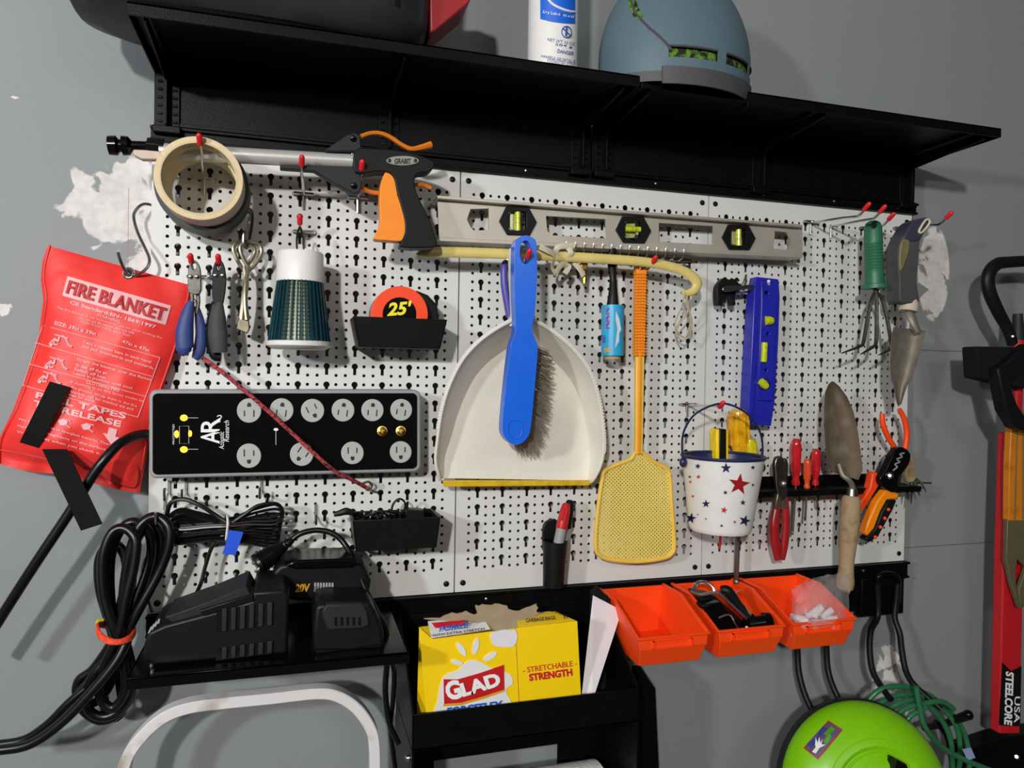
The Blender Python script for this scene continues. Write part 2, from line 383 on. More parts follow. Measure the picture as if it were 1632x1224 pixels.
# ------------------------------------------------------------------ pegboard panels
def panel_mesh():
    b = B(); T = 0.05
    def cell(u0, u1, v0, v1, cu, cv, key):
        angs = [2*math.pi*i/14 for i in range(14)] if not key else [2*math.pi*i/16 for i in range(16)]
        for (x, y) in ((u0, v0), (u1, v0), (u1, v1), (u0, v1)): angs.append(math.atan2(y-cv, x-cu) % (2*math.pi))
        w_, Lh = 0.085, 0.47
        if key: angs += [math.atan2(Lh, w_), math.atan2(Lh, -w_), math.atan2(Lh-.03, 0.05), math.atan2(0.147, w_), math.atan2(0.147, -w_)]
        angs = sorted(set(round(a % (2*math.pi), 6) for a in angs)); n = len(angs); inn, out = [], []
        for a in angs:
            c, s_ = math.cos(a), math.sin(a)
            if key:
                r = 0.17
                if s_ > 0: r = max(r, min(w_/max(abs(c), 1e-6), Lh/s_))
            else: r = 0.088
            R_ = 1e9
            if c > 1e-9: R_ = min(R_, (u1-cu)/c)
            if c < -1e-9: R_ = min(R_, (u0-cu)/c)
            if s_ > 1e-9: R_ = min(R_, (v1-cv)/s_)
            if s_ < -1e-9: R_ = min(R_, (v0-cv)/s_)
            inn.append(V(cu+r*c, cv+r*s_, 0)); out.append(V(cu+R_*c, cv+R_*s_, 0))
        b.add(out + inn + [p + Vector((0, T, 0)) for p in inn], [(i, (i+1) % n, n+(i+1) % n, n+i) for i in range(n)] + [(n+i, n+(i+1) % n, 2*n+(i+1) % n, 2*n+i) for i in range(n)])
    for c in range(1, 31):
        u0, u1 = c*0.5, c*0.5+0.5
        if (c-2) % 3 == 0:
            for r in range(22): cell(u0, u1, 1.0+r, 2.0+r, (u0+u1)/2, 1.25+r, True)
        else:
            for r in range(44): cell(u0, u1, 1.0+r*0.5, 1.5+r*0.5, (u0+u1)/2, 1.25+r*0.5, False)
    W_, H = 15.99, 24.12
    for (a, c, e, f) in ((0, W_, 0, 1.0), (0, W_, 23.0, H), (0, 0.5, 1.0, 23.0), (15.5, W_, 1.0, 23.0)):
        b.add([V(a, e, 0), V(c, e, 0), V(c, f, 0), V(a, f, 0)], [(0, 1, 2, 3)])
    # folded flanges back to the wall
    q = [V(0, 0, 0), V(W_, 0, 0), V(W_, H, 0), V(0, H, 0)]; z = Vector((0, 0.97, 0))
    b.add(q + [p+z for p in q], [(i, (i+1) % 4, 4+(i+1) % 4, 4+i) for i in range(4)])
    return b
pan = link('pegboard_panel', panel_mesh(), 'board', None, origin=V(0, 24.12, 0))
PL = ['white steel pegboard panel, leftmost, behind tape rolls and power strip', 'white steel pegboard panel, middle one, behind dustpan and fly swatter', 'white steel pegboard panel, rightmost, behind blue level and garden tools']
for k in range(3):
    o = pan if k == 0 else pan.copy()
    if k: C.objects.link(o)
    o.location = V(16.07*k, 24.12, 0)*S; o['o0'] = tuple(V(16.07*k, 24.12, 0)); o['label'] = PL[k]; o['category'] = 'pegboard'; o['group'] = 'pegboard panels'
    for (su, sv) in ((0.42, 0.5), (15.55, 0.5), (0.45, 23.6), (15.55, 23.6)):
        uu = 16.07*k + su
        link('screw', B().lathe(V(uu, sv, 0), V(uu, sv, 0.09), [(0, .17), (.6, .16), (1, .08)], 12), 'blackplastic', o)
UM = 48.14

# rails
def rail(v0, v1, label, u0=-0.05, u1=UM+0.25):
    T = thing('mounting_rail', label, 'rail', V(24, v1, 0), 'black mounting rails')
    link('channel', B().box(u0, u1, v0, v1, -0.9, 0.12).box(u0, u1, v0, v0+0.16, 0.12, 0.34).box(u0, u1, v1-0.16, v1, 0.12, 0.28), 'blackmetal', T, bevel=0.03)
    return T
T = rail(-0.75, 0.0, 'black steel rail along the top edge of the pegboard')
for u in (2.5, 10, 19.9, 28.3, 36, 41.5, 46.8): link('screw', B().lathe(V(u, -0.38, 0.12), V(u, -0.38, 0.2), [(0, .1), (.6, .09), (1, .03)], 8), 'chrome', T)
T = rail(24.16, 25.3, 'black steel rail along the bottom edge of the pegboard')
for u in (17.9, 27.6, 36.5, 44.6): link('screw', B().lathe(V(u, 24.6, 0.12), V(u, 24.6, 0.2), [(0, .1), (.6, .09), (1, .03)], 8), 'chrome', T)

# upper shelf, two units
SV = -3.4
def shelf(u0, u1, brk, label):
    T = thing('wall_shelf', label, 'shelf', V((u0+u1)/2, -0.6, 0), 'black steel shelf units')
    link('shelf_board', B().box(u0, u1, SV-0.55, SV-0.45, 0, 6.55).box(u0, u1, SV-0.55, SV, 6.45, 6.55).box(u0, u0+.08, SV-0.55, SV, 0, 6.5).box(u1-.08, u1, SV-0.55, SV, 0, 6.5).box(u0, u1, SV-0.5, SV-0.1, 0.2, 0.4), 'blackmetal', T, bevel=0.02)
    link('back_panel', B().box(u0, u1, SV-0.52, -0.72, 0.0, 0.12).box(u0+.3, u1-.3, -1.0, -0.8, 0.12, 0.22), 'blackmetal', T, bevel=0.02)
    for ub in brk:
        q = link('bracket', B().box(ub-.55, ub+.55, SV-.1, -0.7, 0.1, 0.3).box(ub-.05, ub+.05, SV-.3, -0.7, 0.3, 0.85)
             .add([V(ub-.05, SV-.3, .3), V(ub-.05, SV-.3, 6.2), V(ub-.05, SV+.12, 6.2), V(ub-.05, SV+.55, .3), V(ub+.05, SV-.3, .3), V(ub+.05, SV-.3, 6.2), V(ub+.05, SV+.12, 6.2), V(ub+.05, SV+.55, .3)], [(0,1,2,3), (7,6,5,4), (0,4,5,1), (1,5,6,2), (2,6,7,3), (3,7,4,0)]), 'blackmetal', T, bevel=0.015)
        for sd in (-1, 1):
            for k in range(6): link('slot_tab', B().box(ub+sd*.35-.1, ub+sd*.35+.1, SV+.35+k*.4, SV+.47+k*.4, 0.3, 0.4), 'blackgloss', q)
        link('foot_plate', B().box(ub-.65, ub+.65, -0.72, -0.35, 0.12, 0.6), 'blackmetal', T, bevel=0.05)
shelf(0.1, 23.95, (0.75, 11.9, 23.2), 'black steel wall shelf unit on the left, under tub and spray can')
shelf(24.05, 48.2, (24.7, 35.6, 47.3), 'black steel wall shelf unit on the right, under the helmet')

# ------------------------------------------------------------------ things on the upper shelf
TV = SV-0.56
def hull(ring_fn, levels, n=48):
    rows = []
    for L_ in levels:
        r = ring_fn(*L_); rows.append(r + [r[0]])
    return rows
def superring(cu, cd, a, b, v, n=48, e=3.2):
    o = []
    for i in range(n):
        t = 2*math.pi*i/n; c, s_ = math.cos(t), math.sin(t); o.append(V(cu + a*math.copysign(abs(c)**(2/e), c), v, cd + b*math.copysign(abs(s_)**(2/e), s_)))
    return o
def capped(b, rings, top=False):
    n = len(rings[0]); base = len(b.v)
    vs = [p for r in rings for p in r]
    fs = [(i*n+k, i*n+(k+1) % n, (i+1)*n+(k+1) % n, (i+1)*n+k) for i in range(len(rings)-1) for k in range(n)] + [tuple(range(n))]
    if top: fs.append(tuple((len(rings)-1)*n+k for k in range(n)))
    return b.add(vs, fs)
T = thing('storage_tub', 'large dark grey plastic tub overhanging the left end of the upper shelf', 'tub', V(5.5, TV, 4))
cu, cd = 5.15, 4.1
capd = capped(B(), [superring(cu, cd, 6.6, 2.9, TV, e=2.6), superring(cu, cd, 7.6, 3.3, TV-.35, e=2.9), superring(cu, cd, 8.05, 3.7, TV-1.2), superring(cu, cd, 8.4, 4.0, TV-8), superring(cu, cd, 8.25, 3.85, TV-8), superring(cu, cd, 7.8, 3.5, TV-1.2), superring(cu, cd, 6.6, 2.9, TV-.3)], True)
link('tub_body', capd, 'tub', T)
link('tub_rim', B().tube([p for p in superring(cu, cd, 8.5, 4.1, TV-8)], 0.22, 8, closed=True), 'tub', T)
for k in (-5.2, -1.5, 2.3, 6.0): link('rib', B().tube([V(cu+k, TV-1.3, cd+3.66), V(cu+k, TV-7.5, cd+3.93)], 0.12, 6), 'tub', T)
b = B().slab([(686, 52), (694, 49), (712, 34), (735, 15), (748, 4), (757, -20), (752, -70), (684, -70)], 5.6, 2.4)
solo('plastic_tray', b, 'redplastic', 'red plastic piece propped up between the dark tub and the spray can', 'tray', bevel=0.08)
b = B().add([V(13.3, TV, 6.3), V(15.9, TV, 6.25), V(15.6, TV, 3.6), V(13.3, TV, 3.8), V(13.3, TV-.04, 6.3), V(15.9, TV-.04, 6.25), V(15.6, TV-.04, 3.6), V(13.3, TV-.04, 3.8)], [(3,2,1,0), (4,5,6,7), (0,1,5,4), (1,2,6,5), (2,3,7,6), (3,0,4,7)])
solo('plastic_sheet', b, 'stripgrey', 'thin grey plastic sheet lying on the shelf right of the tub', 'sheet')

# spray can
def dcyl(uc, dc, rf):
    def f(x, y):
        d = dc + 6; st = 0.01; r = ray(x, y)
        while d > dc - 0.2:
            t = (CD-d)/r[2]; u = CU+t*r[0]; v = CV+t*r[1]
            if (u-uc)**2 + (d-dc)**2 <= rf(v)**2: return d
            d -= st
        return dc
    return f
uc, dc, rc = 19.72, 4.95, 1.3
T = thing('spray_can', 'white aerosol can with a blue label standing on the upper shelf', 'spray can', V(uc, TV, dc))
link('can_body', B().lathe(V(uc, TV, dc), V(uc, TV-8.5, dc), [(0, rc-.12), (.01, rc), (.95, rc), (.97, rc-.1), (1, .6)], 40), 'white', T)
df = dcyl(uc, dc, lambda v: rc)
X0, X1 = 861, 919
X1 = 917; rows = []
for j in range(9):
    row = []
    for i in range(15):
        x = X0 + (X1-X0)*i/14; yb = 30 + (x-861)*.14 + 2*math.sin((x-861)/56*math.pi); y = -60 + (yb+60)*j/8; row.append(P(x, y, df(x, y)+.03))
    rows.append(row)
link('label', B().grid(rows), 'bluelabel', T)
b = B()
b.text('Dry Lubricant and', 865, 22, 914, 30, 6, df, 0.01, off=.03)
b.tube([P(x, y, df(x, y)+.03) for x, y in crom([(868, -8), (880, 6), (895, 14), (908, 18), (916, 19)], 4)], 0.06, 6)
link('white_print', b, 'inkwhite', T)
b = B().text('NET WT 10 OZ', 872, 65, 916, 73, 5, df, off=.02).text('284 g', 884, 73, 912, 78, 5, df, off=.02).text('DANGER', 888, 84, 914, 89, 6, df, .02, off=.02).text('HARMFUL OR FATAL IF', 862, 91, 917, 100, 4, df, off=.02).text('SWALLOWED VAPOR', 872, 96, 917, 104, 4, df, off=.02).text('CONTENTS UNDER', 872, 101, 917, 109, 4, df, off=.02)
ring = [P(903+8*math.cos(t*.5236), 51+9*math.sin(t*.5236), df(903, 51)+.03) for t in range(12)]
b.tube(ring, .03, 5, closed=True).tube([P(897, 45, df(897, 45)+.03), P(909, 57, df(909, 57)+.03)], .04, 5).tube([P(903, 44, df(903, 45)+.03), P(902, 57, df(902, 57)+.03)], .06, 5)
link('blue_print', b, 'inkblue', T)

# helmet
hc = (27.05, 4.5)                                    # centre in u, d
T = thing('helmet', 'blue-grey cycling helmet with green lining lying on the upper shelf', 'helmet', V(26.3, TV, 4.6))
A_, D_, H_ = 4.65, 3.35, 6.9
hb = TV + 0.0
def hpt(th, v, g=0.0):            # th from left (180) over front (90) to right (0); v height above base fraction 0..1
    z = v; rr = math.sqrt(max(0, 1 - (max(z, 0)**2.3)))
    rr = rr * (1 - 0.10*(1-z)**3)
    return V(hc[0] + (A_+g)*rr*math.cos(th), hb - (H_+g)*z + (.2*math.sin(th)+.1)*(1-z), hc[1] + (D_+g)*rr*math.sin(th))
def hgrid(v0, v1, a0, a1, g, nv=14, na=48):
    return [[hpt(math.radians(a0 + (a1-a0)*j/na), v0 + (v1-v0)*i/nv, g) for j in range(na+1)] for i in range(nv+1)]
# shell rows leave vents open between 0.30 and 0.37 of the height
link('lining', B().grid(hgrid(0.03, 0.97, 0, 360, -0.2)), 'helmetlining', T)
bb = B(); bb.grid(hgrid(0.235, 1.0, 0, 360, 0, 20)); bb.grid(hgrid(0.06, 0.155, 0, 360, 0, 4))
for a0, a1 in ((0, 8), (36, 43), (72, 80), (116, 360)): bb.grid(hgrid(0.155, 0.235, a0, a1, 0, 3, 24))
link('outer_shell', bb, 'helmet', T)
rows = hgrid(-0.01, 0.06, 0, 360, 0.0, 4); link('rim', B().grid(rows), 'visor', T)
rows = hgrid(-0.03, 0.085, -5, 120, 0.14, 4); link('visor_band', B().shell(rows, (0, .1, 0)), 'visor', T)
for (a0, a1) in ((8, 36), (43, 72), (80, 116)):
    link('vent_edge', B().tube([hpt(math.radians(a0+(a1-a0)*k/6), 0.235, -.02) for k in range(7)], 0.07, 6), 'visor', T)
b = B().tube([hpt(math.radians(a), z, 0.0) for a, z in ((114, .2), (118, .25), (124, .31), (130, .36), (136, .42), (144, .5), (152, .62))], .07, 6)
link('seam_line', b, 'visor', T)
b = B().grid([[hpt(math.radians(a+s_), z, 0.03) for s_ in (-4*w_, 4*w_)] for a, z, w_ in ((164, .82, .2), (160, .76, .8), (154, .66, 1.0), (147, .56, 1.0), (141, .47, .9), (135, .41, .2))])
link('side_vent', b, 'helmetlining', T)

# ------------------------------------------------------------------ hooks
def hook(bx, by, tx, ty, L_, label, cross=True, group='chrome peg hooks with red tips', double=False, tipless=False, rise=0.45):
    u0, v0 = uv(bx, by, 0); ut, vt = uv(tx, ty, L_)
    T = thing('peg_hook', label, 'hook', V(u0, v0, 0), group)
    b = B().tube([V(u0, v0, -.15), V(u0, v0, .25), V((u0*.4+ut*.6), (v0*.4+(vt+rise)*.6), L_*.6), V(ut, vt+rise, L_-.75), V(ut, vt+rise*.75, L_-.5), V(ut, vt, L_)], .075, 8)
    b.tube([V(u0, v0+.05, .12), V(u0, v0+.75, .1)], .08, 8); link('wire', b, 'chrome', T)
    if cross: link('cross_bar', B().tube([V(u0-.55, v0-.05, .15), V(u0-.5, v0-.05, .32), V(u0+.5, v0-.05, .32), V(u0+.55, v0-.05, .15)], .08, 8), 'chrome', T)
    if not tipless:
        a = V(ut, vt+.17, L_-.28); c = V(ut, vt-.19, L_+.26)
        link('tip', B().lathe(a, c, [(0, .1), (.05, .14), (.8, .14), (.93, .1), (1, .04)], 12), 'redtip', T)
    return T
hook(326, 288, 318, 222, 4.4, 'chrome peg hook with red tip holding the masking tape and duct tape')
hook(484, 312, 481, 256, 3.7, 'chrome peg hook with red tip in front of the silver grabber tube')
hook(570, 318, 577, 263, 3.7, 'chrome peg hook with red tip under the black head of the grabber')
hook(484, 372, 478, 350, 1.8, 'chrome peg hook with red tip holding up the bug zapper')
hook(318, 440, 304, 412, 2.2, 'chrome peg hook with red tip holding the blue-handled pliers', cross=False)
hook(356, 442, 348, 413, 2.2, 'chrome peg hook with red tip holding the grey-handled pliers', cross=False)
hook(1290, 356, 1382, 329, 5.0, 'long chrome hook with red tip, leftmost of the three at the board\'s upper right')
hook(1322, 362, 1407, 333, 4.5, 'long chrome hook with red tip, middle one of the three at the upper right', cross=False)
hook(1378, 366, 1421, 345, 2.9, 'chrome hook with red tip through the handle of the green hand rake')
hook(1432, 366, 1513, 343, 4.4, 'chrome hook with red tip sticking out past the grey-handled trowel')
hook(808, 412, 843, 404, 4.6, 'chrome hook with red tip through the blue brush handle', cross=False)
hook(1020, 432, 1043, 414, 2.4, 'chrome hook with red tip beside the top of the fly swatter', cross=False)
hook(1094, 645, 1150, 645, 4.4, 'chrome hook with red tip carrying the star pail', rise=.1)

# tape rolls (axis points out of the board, tilted with the hook)
def roll(px, py, d0, d1, ro, ri, name, lab, mside, mcore, mface, tilt=0.0):
    u, v = uv(px, py, d1); T = thing(name, lab, 'tape', V(u, v+ro, d0)); p0 = V(u-.1*(d1-d0)*0, v+tilt*(d1-d0), d0); p1 = V(u, v, d1)
    link('tape_layers', B().lathe(p0, p1, [(0, ri+.06), (0.001, ro), (1, ro), (1.001, ri+.06)], 48, caps=False).lathe(p0, p1, [(0, ri+.06), (1, ri+.06)], 48, caps=False), mside, T)
    link('side_face', B().lathe(p0, p1, [(.985, ro), (1.006, ro-.02), (1.006, ri+.06), (1.0, ri+.06)], 48, caps=False), mface, T)
    link('core', B().lathe(p0, p1, [(-.003, ri+.09), (-.003, ri), (1.012, ri), (1.012, ri+.09), (.9, ri+.09)], 48, caps=False), mcore, T)
    return T, u, v
T, u_, v_ = roll(317, 284, 2.5, 4.15, 1.93, 1.62, 'masking_tape', 'roll of tan masking tape, the front roll on the upper left hook', 'tapeside', 'tapecore', 'masking')
b = B()
for k, (s_, a) in enumerate((('GENERAL PURPOSE', -2.05), ('36 MM', -1.1))):
    for i, ch in enumerate(s_):
        if ch == ' ': continue
        t = a + i*.075; r = 1.6; vs, fs = glyphs(ch, 0, 0)
        b.add([V(u_ + r*math.cos(t + (x-.5)*.06), v_ + r*math.sin(t + (x-.5)*.06), 3.7 + y*.16) for x, y in vs], fs)
link('core_print', b, 'rust', T)
roll(322, 296, 0.75, 2.45, 2.15, 1.58, 'duct_tape', 'roll of dark grey duct tape hanging behind the masking tape', 'ducttape', 'tapecore', 'ducttape')

# ------------------------------------------------------------------ grabber
T = thing('reacher_grabber', 'silver and black reaching tool with orange trigger, hanging under the shelf', 'grabber', P(430, 270, 2.8))
p0, p1 = P(255, 241, 2.75), P(568, 258, 2.75)
link('tube', B().lathe(p0, p1, [(0, .38), (1, .38)], 28), 'alu', T)
link('jaw_collar', B().lathe(P(234, 232, 2.75), P(262, 235, 2.75), [(0, .40), (1, .42)], 4), 'blackplastic', T, bevel=.04)
b = B().lathe(P(172, 232, 2.75), P(236, 233, 2.75), [(0, .28), (.02, .44), (.22, .46), (.28, .3), (.34, .3), (.36, .46), (.52, .44), (.6, .24), (1, .22)], 14)
link('jaw_head', b, 'blackgloss', T)
link('jaw_pad', B().slab([(212, 238), (262, 240), (262, 254), (225, 253), (212, 246)], 2.9, .5), 'tapeside', T, bevel=.05)
b = B().slab([(517, 240), (552, 215), (566, 211), (574, 216), (576, 240), (572, 262), (577, 292), (574, 306), (564, 309), (548, 301), (500, 272), (446, 268), (446, 262), (566, 265), (566, 240)], 3.3, .55)
link('lever_plate', b, 'greyplastic', T, bevel=.05)
for q in ((563, 221), (564, 296)): link('pivot_screw', B().lathe(P(*q, 3.3), P(*q, 3.42), [(0, .17), (.7, .15), (1, .08)], 12), 'blackgloss', T)
body = crom([(566, 239), (590, 236), (640, 240), (672, 248), (690, 256), (692, 266), (682, 274), (668, 276), (661, 284), (662, 300), (671, 322), (683, 346), (691, 370), (696, 392), (668, 395), (641, 394), (638, 388), (645, 372), (645, 352), (639, 328), (632, 302), (628, 284), (618, 275), (600, 273), (566, 275)], 3, True)
link('pistol_grip', B().slab(body, 3.45, 1.0), 'blackplastic', T, bevel=.12, seg=3)
trig = crom([(616, 274), (624, 277), (630, 290), (634, 312), (642, 334), (647, 356), (645, 375), (640, 384), (616, 383), (597, 381), (599, 372), (606, 354), (605, 325), (606, 298), (611, 280)], 3, True)
link('trigger', B().slab(trig, 3.38, .75), 'orange', T, bevel=.1, seg=3)
link('orange_lever', B().ptube([(575, 218, 3.1), (590, 213, 3.1), (606, 213, 3.1), (622, 219, 3.1), (640, 231, 3.1), (655, 238, 3.1), (670, 236, 3.1), (687, 231, 3.1)], [.12, .12, .12, .12, .12, .14, .17, .2], 8, flat=1.5), 'orangedark', T)
link('orange_lever', B().ptube([(576, 300, 2.7), (590, 306, 2.7), (606, 308, 2.7), (630, 306, 2.6), (655, 296, 2.6), (672, 295, 2.6), (687, 300, 2.6)], .12, 8, flat=1.5), 'orangedark', T)
bd = circ(641.5, 256, 26, 28, 7.5)
link('badge', B().slab(bd, 3.5, .06), 'steel', T)
link('badge_inset', B().slab(circ(641.5, 256, 22, 24, 5.6), 3.53, .05), 'steel', T)
b = B().text('GRABIT', 629, 260.5, 655, 260.5, 8, 3.55, .02)
for q in ((621, 256), (662, 256)): b.lathe(P(*q, 3.5), P(*q, 3.58), [(0, .1), (1, .07)], 8)
link('badge_text', b, 'inkblack', T)

# ------------------------------------------------------------------ spring clip tool and its S hook
T = thing('wire_tongs', 'tarnished metal wire tongs with two ring grips, between grey pliers and bug zapper', 'tongs', P(392, 440, 1.2))
dd = 1.5
for (cx, sgn) in ((388, -1), (399, 1)):
    q = [(cx - 16, 398, dd), (cx-12, 388, dd), (cx, 385, dd), (cx+14, 390, dd), (cx+18, 402, dd), (cx+10, 418, dd), (cx, 428, dd), (cx-9, 416, dd)]
    link('ring_grip', B().ptube([(x, y, d + .12*sgn) for x, y, d in q], .1, 8, closed=True), 'oldbrass', T)
link('shank', B().ptube([(390, 425, dd), (392, 450, dd+.1), (389, 480, dd+.2), (386, 510, dd+.2)], [.13, .15, .15, .2], 8), 'oldbrass', T)
link('shank', B().ptube([(396, 425, dd), (392, 452, dd+.25), (391, 482, dd+.4), (394, 510, dd+.4)], [.12, .12, .12, .14], 8), 'oldbrass', T)
link('jaw', B().slab([(381, 505), (396, 505), (398, 524), (394, 532), (383, 527), (376, 524)], dd+.35, .3), 'oldbrass', T, bevel=.05)
T = thing('wire_hook', 'bent grey wire hook above the tarnished tongs', 'hook', P(398, 350, .3))
link('wire', B().ptube([(392, 338, .1), (398, 334, .3), (402, 345, .6), (400, 372, 1.2), (394, 394, 1.7), (388, 388, 1.9), (389, 368, 1.9)], .09, 8), 'steel', T)

# ------------------------------------------------------------------ pliers
T = thing('blue_pliers', 'pliers with blue dipped handles hanging beside the fire blanket', 'pliers', P(308, 500, 2))
link('head', B().slab(crom([(300, 428), (305, 415), (313, 416), (319, 428), (320, 452), (318, 468), (300, 466), (299, 450)], 2, True), 2.1, .35, [circ(309, 424, 4, 10, 6)]), 'darksteel', T, bevel=.03)
for q in ((304, 441), (314, 441)): link('rivet', B().lathe(P(*q, 2.1), P(*q, 2.2), [(0, .11), (.7, .1), (1, .05)], 10), 'chrome', T)
link('shank', B().ptube([(305, 462, 2), (306, 478, 2), (303, 492, 2)], .1, 6).ptube([(314, 462, 1.8), (316, 480, 1.8), (313, 500, 1.8)], .1, 6), 'darksteel', T)
link('spring', B().ptube([(309 + 3*math.cos(t), 466 + t*2.2, 2 + .1*math.sin(t)) for t in [i*.8 for i in range(14)]], .025, 5, sm=1), 'chrome', T)
link('handle', B().ptube([(305, 480, 2.1), (299, 500, 2.1), (294, 530, 2.1), (295, 555, 2.1), (300, 563, 2.1)], [.14, .3, .42, .42, .2], 12, flat=.7), 'pliersblue', T)
link('handle', B().ptube([(313, 488, 1.7), (318, 510, 1.7), (320, 535, 1.7), (317, 560, 1.7), (310, 572, 1.7)], [.12, .22, .26, .3, .16], 12, flat=.7), 'pliersblue', T)
T = thing('grey_pliers', 'small pliers with charcoal grey handles, right of the blue pliers', 'pliers', P(350, 500, 2))
link('head', B().slab(crom([(339, 428), (345, 414), (352, 414), (358, 426), (360, 450), (356, 480), (352, 490), (342, 490), (338, 470), (338, 450)], 2, True), 2.1, .35, [circ(348.5, 425, 3.5, 10, 6)]), 'blackplastic', T, bevel=.04)
for q in ((343.5, 439), (355, 439)): link('rivet', B().lathe(P(*q, 2.1), P(*q, 2.2), [(0, .11), (.7, .1), (1, .05)], 10), 'chrome', T)
link('handle', B().ptube([(350, 482, 2.2), (347, 505, 2.2), (348, 535, 2.2), (350, 562, 2.2)], [.15, .38, .44, .36], 12, flat=.7), 'pliersgrey', T)
link('handle', B().ptube([(344, 482, 1.8), (338, 510, 1.8), (337, 540, 1.8), (342, 566, 1.8), (352, 569, 1.8)], [.2, .24, .26, .24, .2], 12, flat=.7), 'blackplastic', T)
link('shank', B().ptube([(320, 440, .5), (335, 440, .5), (348, 440, .5)], .06, 6, sm=1), 'chrome', T)

# ------------------------------------------------------------------ bug zapper
uz, _ = uv(478, 480, 2.3); dz = 2.3
vA, vB, vC_, vD = uv(478, 402, 2.3)[1], uv(478, 447, 2.3)[1], uv(478, 545, 2.3)[1], uv(478, 557, 2.3)[1]
T = thing('bug_zapper', 'teal and white cone-shaped bug zapper lantern', 'bug zapper', V(uz, vD, dz))
link('cap', B().lathe(V(uz, vA, dz), V(uz, vB+.1, dz), [(0, .2), (.01, 1.08), (.06, 1.14), (1, 1.15)], 40), 'white', T)
link('base', B().lathe(V(uz, vC_-.05, dz), V(uz, vD, dz), [(0, 1.45), (.1, 1.62), (.6, 1.6), (1, 1.3)], 40), 'white', T)
link('core', B().lathe(V(uz, vB, dz), V(uz, vC_, dz), [(0, .9), (1, 1.3)], 30), 'zapcore', T)
nr_ = 34
for k in range(nr_):
    a = 2*math.pi*k/nr_ + .05; c, s_ = math.cos(a), math.sin(a); h = .045
    def q(r, v, o): return V(uz + r*c - o*s_, v, dz + r*s_ + o*c)
    wd = .03
    b = B().add([q(.95, vB+.02, -wd), q(1.14, vB+.02, -wd), q(1.55, vC_, -wd*1.2), q(1.25, vC_, -wd*1.2), q(.95, vB+.02, wd), q(1.14, vB+.02, wd), q(1.55, vC_, wd*1.2), q(1.25, vC_, wd*1.2)], [(0,1,2,3), (7,6,5,4), (0,4,5,1), (1,5,6,2), (2,6,7,3), (3,7,4,0)])
    link('fin', b, 'teal', T)
b = B()
for k in range(16):
    v = vB + (vC_-vB)*(k+.5)/16; r = .93 + .4*(k+.5)/16; b.tube([V(uz + r*math.cos(t*math.pi/10), v, dz + r*math.sin(t*math.pi/10)) for t in range(20)], .015, 4, closed=True)
for k in range(24):
    a = 2*math.pi*k/24; b.tube([V(uz+.93*math.cos(a), vB, dz+.93*math.sin(a)), V(uz+1.33*math.cos(a), vC_, dz+1.33*math.sin(a))], .015, 4)
link('shock_grid', b, 'steel', T)
link('hang_loop', B().ptube([(474, 404, 2.3), (473, 380, 2.2), (478, 362, 2.0), (483, 380, 2.2), (484, 404, 2.3)], .05, 6), 'blackplastic', T)

# ------------------------------------------------------------------ trays
def tray(name, lab, f_tl, f_tr, f_br, f_bl, dF, dep_, cat='tray'):
    T = thing(name, lab, cat, P(*f_bl, dF)); a, b_, c, d = [P(*q, dF) for q in (f_tl, f_tr, f_br, f_bl)]
    y = Vector((0, dep_, 0)); t = .1
    ul, ur, vt, vb = a.x, b_.x, (a.z+b_.z)/2, (c.z+d.z)/2
    def bx(x0, x1, z0, z1, y0, y1): return [Vector((x, yy, z)) for z in (z0, z1) for yy in (y0, y1) for x in (x0, x1)]
    F6 = [(0,2,3,1), (4,5,7,6), (0,1,5,4), (2,6,7,3), (0,4,6,2), (1,3,7,5)]
    yf = -dF; yb = -dF+dep_; tp = .12
    bb = B()
    # front leans out a little towards the top, floor is shorter than the opening
    fl, fr = d.x, c.x
    def wall(p): bb.add(p, [(0,1,2,3), (7,6,5,4), (0,4,5,1), (1,5,6,2), (2,6,7,3), (3,7,4,0)])
    f0, f1 = yf, yf+.25
    o = [Vector((ul, f0, vt)), Vector((ur, f0, vt)), Vector((fr, f1, vb)), Vector((fl, f1, vb))]; wall(o + [p+Vector((0, t, 0)) for p in o])
    o = [Vector((ul, yb, vt)), Vector((ur, yb, vt)), Vector((fr, yb, vb)), Vector((fl, yb, vb))]; wall(o + [p-Vector((0, t, 0)) for p in o])
    o = [Vector((ul, f0, vt)), Vector((ul, yb, vt)), Vector((fl, yb, vb)), Vector((fl, f1, vb))]; wall(o + [p+Vector((t, 0, 0)) for p in o])
    o = [Vector((ur, f0, vt)), Vector((ur, yb, vt)), Vector((fr, yb, vb)), Vector((fr, f1, vb))]; wall(o + [p-Vector((t, 0, 0)) for p in o])
    o = [Vector((fl, f1, vb)), Vector((fr, f1, vb)), Vector((fr, yb, vb)), Vector((fl, yb, vb))]; wall(o + [p+Vector((0, 0, t)) for p in o])
    link('tray_body', bb, 'blackplastic', T, bevel=.03)
    return T, ul, ur, vt, vb
T, *_q = tray('parts_tray', 'black plastic tray on the pegboard holding the orange tape measure', (563, 504), (713, 509), (703, 556), (573, 553), 2.9, 2.6)
T = thing('tape_measure', 'orange and black 25 foot tape measure sitting in the black tray', 'tape measure', P(638, 540, 2.4))
cx, cy = 637, 501
link('case', B().slab(circ(cx, cy, 45, 36), 2.45, 1.5), 'blackplastic', T, bevel=.12)
link('bumper', B().slab(circ(cx, cy, 45, 40), 2.52, .9, [circ(cx, cy, 27, 32)[::-1]]), 'redorange', T, bevel=.1, seg=3)
link('face_disc', B().slab(circ(cx, cy, 27.5, 32), 2.5, .3), 'stripface', T)
link('case_back', B().slab([(662, 462), (682, 470), (697, 486), (700, 512), (660, 512)], 1.6, 1.2), 'blackplastic', T, bevel=.1)
link('size_text', B().text('25\'', 617, 504, 658, 501, 22, 2.52, .035, .25), 'inkyellow', T)
